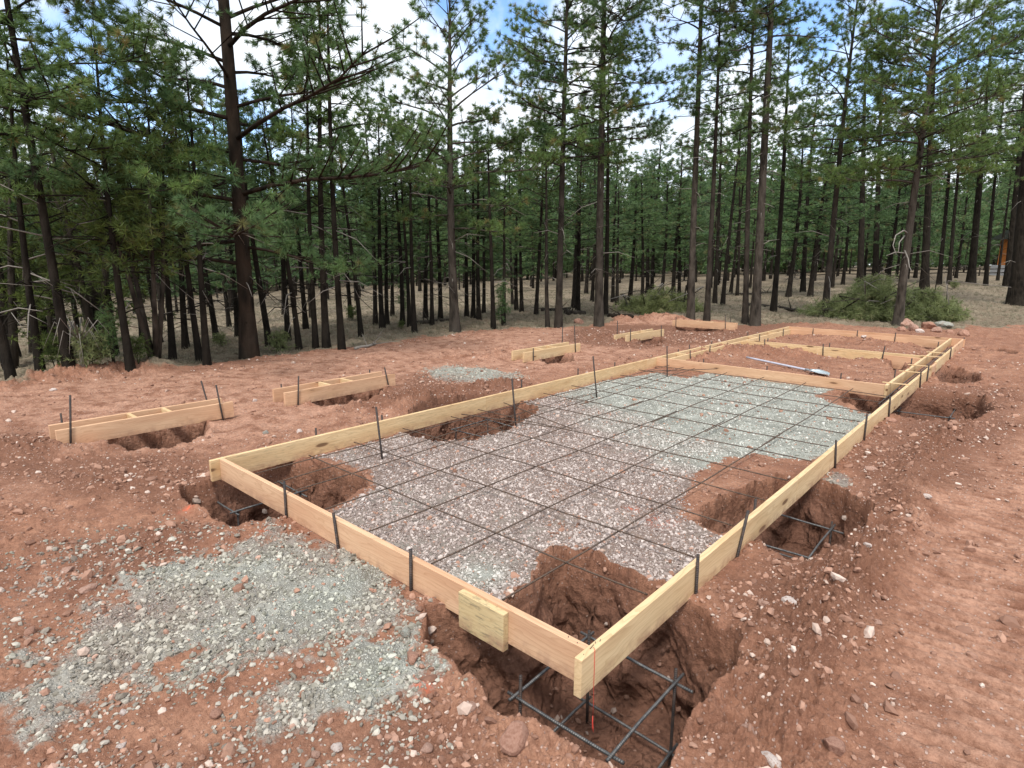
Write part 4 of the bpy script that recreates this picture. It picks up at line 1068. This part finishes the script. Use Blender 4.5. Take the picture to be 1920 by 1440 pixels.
def zlab(px, far):
    where = 'left of the big pine' if px < 450 else 'between big pine and tall airy pine' if px < 840 else 'between tall airy pine and grey-brown pine' if px < 1120 else 'between grey-brown pine and thick grey pine' if px < 1420 else 'behind the brush pile' if px < 1800 else 'near the rail fence'
    return ('thin dark pine far back in the forest, ' if far else 'dark-trunked pine in the middle rows, ')+where
def px_(p):
    return zone(p)
def scatter_tree(p, r=None):
    d = (p-CAM)@Fv; lod2 = d > 42
    k = (10 if RS.rand() < .28 else RS.randint(5, 9)) if lod2 else (9 if RS.rand() < .18 and r is None else RS.randint(0, 5)); Ht, (mt, mc) = kinds[k]
    pxx = px_(p)
    ty = RS.uniform(130, 330) if pxx < 640 else RS.uniform(220, 390) if pxx < 1290 else RS.uniform(110, 300)
    b_ = np.array([p[0], p[1], p[2]]); want = upto(pxx, ty, b_)[2]-p[2]
    s = float(np.clip(want/Ht, .5, 1.12)); sxy = max(s, .66)
    if r: sxy = np.clip(r/.115, .65, 1.3); 
    px = zone(p); far = d > 35
    lab = zlab(px, far)
    t = place_tree('pine_tree', mt, mc, (p[0], p[1], Hp(p[0], p[1])), s, (RS.normal(0, .02), RS.normal(0, .02), 1), None, lab, lab, sxy=s if not r else max(sxy, s*.75))
    placed.append(p[:2])
for (bx, by), w in MORE:
    p = hit(bx, by); r = w*.5*((p-CAM)@Fv)/FPX; scatter_tree(p, min(max(r, .07), .2))
cnt = 0; tries = 0; farpts = []
while tries < 9000 and cnt < 200:
    tries += 1
    d = 22+(60)*RS.rand()**.62; th = math.radians(RS.uniform(-43.5, 43.5)); 
    u = d*math.tan(th); x = CX+Fh[0]*d+Rh[0]*u; y = CY+Fh[1]*d+Rh[1]*u
    if float(sdf(pad, np.array([x]), np.array([y]))[0]) > -8: continue
    P = np.array([x, y, 0.]); px = zone(P)
    if 1000 < px < 1900 and d < 30: continue
    if px > 1550 and d < 36: continue
    if any((x-a)**2+(y-b)**2 < (2.6 if d < 45 else 2.9)**2 for a, b in placed): continue
    P[2] = float(base(np.array([x]), np.array([y]))[0]); scatter_tree(P); cnt += 1
# the far wood as one mass
def far_wood():
    mb = MB(); Vn = []; Tn = []; tn = []; n0 = 0
    protos = []
    for v in range(4):
        w_, _n = pine(900+v, 12., .14, [.05, .12, .04, .2][v], 2.3, 30, 2, dead=0, k=5)
        rs = np.random.RandomState(v); q = rs.rand(1100); tt = [.05, .12, .04, .2][v]; zz = 12*(tt+(1-tt)*q)
        rr = 2.4*(1-q)**.6*rs.uniform(.15, 1.05, 1100); aa = rs.rand(1100)*6.28
        C = np.stack([rr*np.cos(aa), rr*np.sin(aa), zz+rs.normal(0, .1, 1100)], 1); A = np.stack([np.cos(aa), np.sin(aa), np.full(1100, .5)], 1)
        protos.append((w_,)+tufts(C, A, 6, .55, .16, rs=rs))
    pts = []
    rs = np.random.RandomState(5)
    while len(pts) < 430:
        d = 74+70*rs.rand()**.9; th = math.radians(rs.uniform(-46, 46)); u = d*math.tan(th); x = CX+Fh[0]*d+Rh[0]*u; y = CY+Fh[1]*d+Rh[1]*u
        if any((x-a)**2+(y-b)**2 < 7 for a, b in pts): continue
        pts.append((x, y))
    for i, (x, y) in enumerate(pts):
        w_, V, T3, ti = protos[i % 4]; s = rs.uniform(.85, 1.2); a = rs.rand()*6.28; ca, sa = math.cos(a), math.sin(a)
        z = float(base(np.array([x]), np.array([y]))[0])
        M = np.array([[ca, -sa, 0], [sa, ca, 0], [0, 0, 1]])*s; off = np.array([x, y, z-.1])
        vv = np.vstack(w_.V)@M.T+off; mb.add(vv, np.vstack(w_.Q) if w_.Q else None, None)
        keepv = slice(None); v2 = V@M.T+off
        Vn.append(v2); tn.append(ti[keepv]); n0 += len(v2)
    nv = np.vstack(Vn); T3 = np.arange(len(nv)).reshape(-1, 3)
    wood = np.vstack(mb.V); nw = len(wood)
    Q = np.vstack(mb.Q)
    tint = np.vstack([np.zeros((nw, 4)), np.vstack(tn)])
    me = mesh('far_wood', np.vstack([wood, nv]), [Q, T3+nw], {'tint': tint}, False, [F_, M_needle3], np.concatenate([np.zeros(len(Q)), np.ones(len(T3))]))
    tag(link('far_wood', me), 'distant pine wood closing the view behind the nearer trunks', 'forest', kind='stuff')
far_wood()

# ------------------------------------------------------------------ junipers, shrubs, brush piles
def juniper(seed, Ht, R, n, mat, trunk_r=.07, open_=0., ln=.07, w=.02, tint_bias=0, stems=4):
    rs = np.random.RandomState(seed); mb = MB(); C = []; A = []
    for s in range(stems):
        a = s*6.28/stems+rs.rand(); top = np.array([math.cos(a)*R*.35, math.sin(a)*R*.35, Ht*rs.uniform(.7, 1)])
        P = np.array([[math.cos(a)*trunk_r*.5, math.sin(a)*trunk_r*.5, -.15], [math.cos(a)*R*.15, math.sin(a)*R*.15, Ht*.3], top*.75, top])
        mb.tube(P, np.array([1, .7, .4, .15])*trunk_r, 6)
        for j in range(n//stems):
            q = rs.uniform(.18+open_*.3, 1); p0 = np.array([np.interp(q, [0, .33, .75, 1], P[:, c]) for c in range(3)])
            b = rs.rand()*6.28; L = R*(1-.6*q)*rs.uniform(.4, 1.)
            d = np.array([math.cos(b), math.sin(b), rs.uniform(-.1, .8)]); d /= np.linalg.norm(d)
            e = p0+d*L; mb.tube(np.array([p0, (p0+e)/2+[0, 0, -.05*L], e]), np.array([.012, .008, .003]), 3)
            m_ = 7
            f = rs.uniform(.35, 1.05, (m_, 1)); C.append(p0+(e-p0)*f+rs.normal(0, .07+.05*R*.4, (m_, 3))); A.append(np.tile(d, (m_, 1))+[0, 0, .5])
    C = np.vstack(C); A = np.vstack(A); A /= np.linalg.norm(A, axis=1)[:, None]
    V, T3, ti = tufts(C, A, 14, ln*2, w, 1.0, rs)
    return mb.mesh('stem', [M_bark_grey, M_dead], True), mesh('foliage', V, [T3], {'tint': ti}, False, [mat])
def put_bush(name, px, py, mts, label, cat, group=None, scale=1.):
    p = hit(px, py); t = bpy.data.objects.new(name, None); col.objects.link(t); t.location = (p[0], p[1], Hp(p[0], p[1])); scale = scale*(.6 if name == 'shrub' else 1.); t.scale = (scale,)*3; tag(t, label, cat, group)
    for nm, me in (('stem', mts[0]), ('foliage', mts[1])):
        o = bpy.data.objects.new(nm, me); col.objects.link(o); o.parent = t
    t.rotation_euler.z = random.uniform(0, 6); return t
J1 = juniper(1, 5.2, 2.0, 150, M_juniper, .10); J2 = juniper(2, 4.4, 1.7, 120, M_juniper, .055, .6); J3 = juniper(3, 5.6, 1.8, 140, M_juniper, .09)
put_bush('juniper', 190, 672, J1, 'olive green juniper filling the gap right of the dark leaning pine', 'juniper', 'junipers among the pines')
put_bush('juniper', 95, 668, J3, 'olive green juniper left of the dark leaning pine', 'juniper', 'junipers among the pines')
put_bush('juniper', 292, 690, J2, 'gnarled juniper with a pale twisted trunk left of the thin pines', 'juniper', 'junipers among the pines')
put_bush('juniper', 20, 690, J1, 'olive green juniper at the left edge of the photo', 'juniper', 'junipers among the pines', .9)
S1 = juniper(11, 1.0, .45, 34, M_juniper, .015, 0, .05, .012, stems=3); S2 = juniper(12, 1.9, .5, 44, M_needle2, .03, 0, .06, .012, stems=3); S3 = juniper(13, .7, .6, 40, M_cut, .012, 0, .05, .012, stems=4)
for (px, py, m_, lab, s) in [(215, 698, S2, 'little bluish sapling left of the slim reddish-footed pine', .8), (262, 694, S1, 'low shrub between the slim pine and the gnarled juniper', .9), (110, 706, S1, 'low leafy shrub beside the foot of the dark leaning pine', 1.2),
    (170, 702, S3, 'low straggly shrub on the dirt edge right of the dark leaning pine', 1.3), (525, 657, S3, 'small green shrub just right of the big pine foot', 1.), (415, 650, S3, 'small shrub left of the big pine in the dry grass', .7),
    (755, 590, S2, 'small young pine in front of the thin trunks', 1.2), (942, 612, S2, 'bluish young tree between two dark trunks at the dirt edge', 1.15), (660, 606, S1, 'small shrub among the trunks right of the three dark pines', .9), (752, 620, S1, 'tiny shrub in the grass at the dirt edge', .45), (1790, 540, S3, 'low green shrub near the rail fence', 1.)]:
    put_bush('shrub', px, py, m_, lab, 'shrub', 'young shrubs on the forest floor', s)

def brush(seed, L, D, Hh, n, mat):
    rs = np.random.RandomState(seed); mb = MB(); C = []; A = []
    for i in range(n):
        x = rs.uniform(-1, 1); y = rs.uniform(-1, 1)
        hh = Hh*max(.15, (1-x*x*.75))*max(.2, 1-y*y*.7)*(1+.25*math.sin(x*7+seed))
        p = np.array([x*L/2, y*D/2, hh*rs.uniform(.15, 1)])
        a = math.atan2(y, x)+rs.normal(0, 1.0); d = np.array([math.cos(a), math.sin(a), rs.uniform(-.35, .35)]); l = rs.uniform(.4, 1.1)
        e = p+d*l*.6; q = p-d*l*.6; q[2] = max(q[2]-.15, .02); e[2] = max(e[2]-.1, .08)
        mb.tube(np.array([q, p, e]), np.array([.014, .010, .004]), 4, 1 if rs.rand() < .3 else 0)
        m_ = 8; f = rs.uniform(-.3, 1.15, (m_, 1)); C.append(p+(e-p)*f+rs.normal(0, .09, (m_, 3))); A.append(np.tile(d, (m_, 1))+rs.normal(0, .4, (m_, 3)))
    for i in range(10):
        x = rs.uniform(-.6, .5)*L; y = -D*.5; P = np.array([[x, y+.6, .1], [x+rs.normal(0, .4), y+rs.normal(0, .3), .5+rs.rand()*.8], [x+rs.normal(0, .9), y-.2, rs.uniform(.2, 1.5)]])
        mb.tube(P, np.array([.03, .018, .006]), 5, 1 if i % 2 else 0)
    C = np.vstack(C); A = np.vstack(A); A /= np.linalg.norm(A, axis=1)[:, None]; C[:, 2] = np.maximum(C[:, 2], .05)
    V, T3, ti = tufts(C, A, 16, .21, .018, .9, rs)
    return mb.mesh('branches', [M_bark, M_dead], True), mesh('foliage', V, [T3], {'tint': ti}, False, [mat])
def put_brush(px, py, L, D, Hh, n, seed, label):
    p = hit(px, py); bm = brush(seed, L, D, Hh, n, M_cut); t = bpy.data.objects.new('brush_pile', None); col.objects.link(t)
    t.location = (p[0]+Fh[0]*D*.5, p[1]+Fh[1]*D*.5, Hp(p[0], p[1])); t.rotation_euler.z = math.atan2(Rh[1], Rh[0]); tag(t, label, 'brush pile', 'piles of cut pine boughs')
    for nm, me in (('branches', bm[0]), ('foliage', bm[1])):
        o = bpy.data.objects.new(nm, me); col.objects.link(o); o.parent = t
put_brush(1690, 602, 3.7, 1.9, 1.2, 520, 3, 'large heap of cut green pine boughs around the pine trunk behind the form')
put_brush(1246, 588, 2.2, 1.3, .75, 190, 8, 'smaller heap of cut green boughs left of the light grey scarred pine')

def log_(px0, py0, px1, py1, r, mt, name, label, cat='log', lift=0.):
    a = hit(px0, py0); b = hit(px1, py1); n = 7; t = np.linspace(0, 1, n)[:, None]; P = a+(b-a)*t
    P[:, 2] = H(P[:, 0], P[:, 1])+r*.7+lift; P[:, 2] = np.linspace(P[0, 2], P[-1, 2], n)*.6+P[:, 2]*.4; P[:, :2] += RS.normal(0, r*.6, (n, 2))
    mb = MB(); mb.tube(P, np.linspace(r, r*.6, n), 8)
    for k in range(4):
        q = P[RS.randint(1, n-1)]; e = q+RS.normal(0, .25, 3); e[2] = q[2]+abs(e[2]-q[2])+.05; mb.tube(np.array([q, e]), np.array([r*.3, .005]), 4)
    me = mb.mesh(name, [mt], True); me.transform(Matrix.Translation(-Vector(P[0]))); tag(link(name, me, None, P[0]), label, cat, 'fallen wood on the forest floor')
log_(664, 656, 707, 647, .035, M_dead, 'fallen_pole', 'bleached thin pole lying on the dirt edge right of the three dark pines')
log_(780, 612, 845, 607, .07, M_bark, 'fallen_log', 'dark log lying behind the tall airy pine')
log_(1015, 584, 1070, 580, .08, M_bark, 'fallen_log', 'dark log among trunks left of the tall straight pine')
log_(1400, 570, 1500, 585, .09, M_bark, 'fallen_log', 'brown log lying right of the thick grey pine')
log_(1140, 598, 1185, 604, .09, M_bark_red, 'fallen_log', 'dark broken log just right of the tall straight grey-brown pine')
log_(1060, 592, 1098, 590, .12, M_bark, 'fallen_log', 'rotten dark log left of the tall straight grey-brown pine')
log_(1560, 578, 1640, 590, .05, M_dead, 'fallen_pole', 'pale stick poking out of the left side of the brush pile')
log_(1350, 555, 1480, 548, .06, M_bark, 'fallen_log', 'long thin log far behind the thick grey pine')

# dead grey branches arching off the pine in the brush pile
def dead_fan(px, py, pts, label):
    b = hit(px, py); mb = MB(); org = None
    for P in pts:
        W_ = np.array([upto(x, y, b)-np.array([Fh[0], Fh[1], 0])*(.1+.25*k) for k, (x, y) in enumerate(P)])
        if org is None: org = W_[0]
        mb.tube(W_, np.linspace(.022, .007, len(P)), 5)
    me = mb.mesh('dead_branches', [M_dead], True); me.transform(Matrix.Translation(-Vector(org)))
    return link('dead_branches', me, None, org)
o1 = dead_fan(1683, 611, [[(1697, 437), (1680, 433), (1655, 443), (1640, 462), (1636, 478)], [(1692, 442), (1672, 455), (1660, 474)], [(1694, 475), (1665, 473), (1638, 480)], [(1692, 470), (1688, 485), (1680, 500), (1674, 508)]], '')
for o in bpy.data.objects:
    if o.get('label') == 'pine with pale curved dead branches growing through the brush pile':
        bpy.context.view_layer.update(); mw = o1.matrix_world.copy(); o1.parent = o; o1.matrix_parent_inverse = o.matrix_world.inverted(); break
# dead shrub
def dead_shrub(px, py, Ht, label, seed):
    p = hit(px, py); rs = np.random.RandomState(seed); mb = MB()
    for k in range(26):
        a = rs.uniform(0, 6.28); l = rs.uniform(.5, 1)*Ht; q = np.array([math.cos(a)*l*.5, math.sin(a)*l*.5, l*.8])
        mb.tube(np.array([[0, 0, Ht*.35], q*.6+[0, 0, .25*Ht], q+[0, 0, rs.uniform(-.5, .0)*Ht]]), np.array([.008, .006, .002]), 4)
    mb.tube(np.array([[0, 0, -.1], [0, 0, Ht*.45]]), .03, 6)
    tag(link('dead_shrub', mb.mesh('dead_shrub', [M_dead], True), None, (p[0], p[1], Hp(p[0], p[1]))), label, 'dead shrub')
dead_shrub(158, 704, 1.1, 'bleached dead shrub with drooping twigs right of the dark leaning pine', 4)

# ------------------------------------------------------------------ dry grass
def grass():
    n = 70000
    d = 9+34*RS.rand(n)**.8; th = np.radians(RS.uniform(-43, 43, n)); u = d*np.tan(th); x = CX+Fh[0]*d+Rh[0]*u; y = CY+Fh[1]*d+Rh[1]*u
    s = sdf(pad, x, y); cl = fbm(x, y, .8, 2, 95)
    k = (s < -.15+.25*cl) & (RS.rand(n) < .5+cl); x, y, d = x[k], y[k], d[k]; n = len(x); z = H(x, y)
    C = np.stack([x, y, z-.01], 1); A = np.tile([0, 0, 1.], (n, 1))+RS.normal(0, .25, (n, 3))
    V, T3, ti = tufts(C, A, 7, .13, .012, .75)
    me = mesh('grass', V, [T3], {'tint': ti}, False, [M_grass]); tag(link('grass', me), 'short dry straw-coloured grass on the forest floor', 'grass', kind='stuff')
grass()

# ------------------------------------------------------------------ far fence and cabin
def fence():
    a = hit(1490, 521); b = hit(1990, 517); n = 12
    t = empty('rail_fence', tuple((a+b)/2), 'low two-rail fence crossing between the trunks at the far right', 'fence')
    P = [a+(b-a)*i/(n-1) for i in range(n)]
    for p in P: p[2] = Hp(p[0], p[1])
    for p in P:
        mb = MB(); mb.tube(np.array([[0, 0, -.2], [0, 0, .75]]), .06, 7); link('post', mb.mesh('post', [M_bark], True), t, p)
    for h in (.30, .62):
        for i in range(n-1):
            p, q = P[i]+[0, 0, h], P[i+1]+[0, 0, h]; mb = MB(); mb.tube(np.array([[0, 0, 0], q-p]), .045, 6); link('rail', mb.mesh('rail', [M_bark], True), t, p)
fence()
def boxm(name, sx, sy, sz, mt, parent, loc, rz=0):
    bm = bmesh.new(); bmesh.ops.create_cube(bm, size=1)
    for v in bm.verts: v.co = Vector((v.co.x*sx, v.co.y*sy, (v.co.z+.5)*sz))
    bmesh.ops.bevel(bm, geom=bm.edges, offset=.02, segments=1, affect='EDGES'); me = bpy.data.meshes.new(name); bm.to_mesh(me); bm.free(); me.materials.append(mt)
    o = link(name, me, parent, loc); o.rotation_euler.z = rz; return o
def cabin():
    p = upto(1946, 513, CAM+np.array([Fh[0], Fh[1], 0])*52); p[2] = Hp(p[0], p[1]); rz = math.atan2(Rh[1], Rh[0])+.2
    t = empty('cabin', p, 'orange timber cabin on a pale base glimpsed between trunks at the far right', 'cabin')
    M_or = plain('orange timber', (.50, .17, .035), .7); M_pl = plain('pale block', (.52, .52, .54), .9); M_rf = plain('dark roof', (.06, .07, .06), .8)
    boxm('foundation', 5.2, 4.2, 1.0, M_pl, t, p+[0, 0, -.2], rz)
    for k in range(11):
        pass
    boxm('wall', 4.6, 3.6, 2.2, M_or, t, p+[0, 0, .8], rz)
    w = boxm('window', .9, .1, .8, plain('dark window glass', (.03, .035, .04), .15), t, p+np.array([-Fh[0], -Fh[1], 0])*1.82+[0, 0, 1.5], rz)
    bm = bmesh.new(); vs = [bm.verts.new(v) for v in [(-2.8, -2.4, 0), (2.8, -2.4, 0), (2.8, 2.4, 0), (-2.8, 2.4, 0), (-2.8, 0, 1.3), (2.8, 0, 1.3)]]
    for f in [(0, 1, 5, 4), (2, 3, 4, 5), (0, 4, 3), (1, 2, 5), (3, 2, 1, 0)]: bm.faces.new([vs[i] for i in f])
    me = bpy.data.meshes.new('roof'); bm.to_mesh(me); bm.free(); me.materials.append(M_rf); o = link('roof', me, t, p+[0, 0, 3.0]); o.rotation_euler.z = rz
cabin()
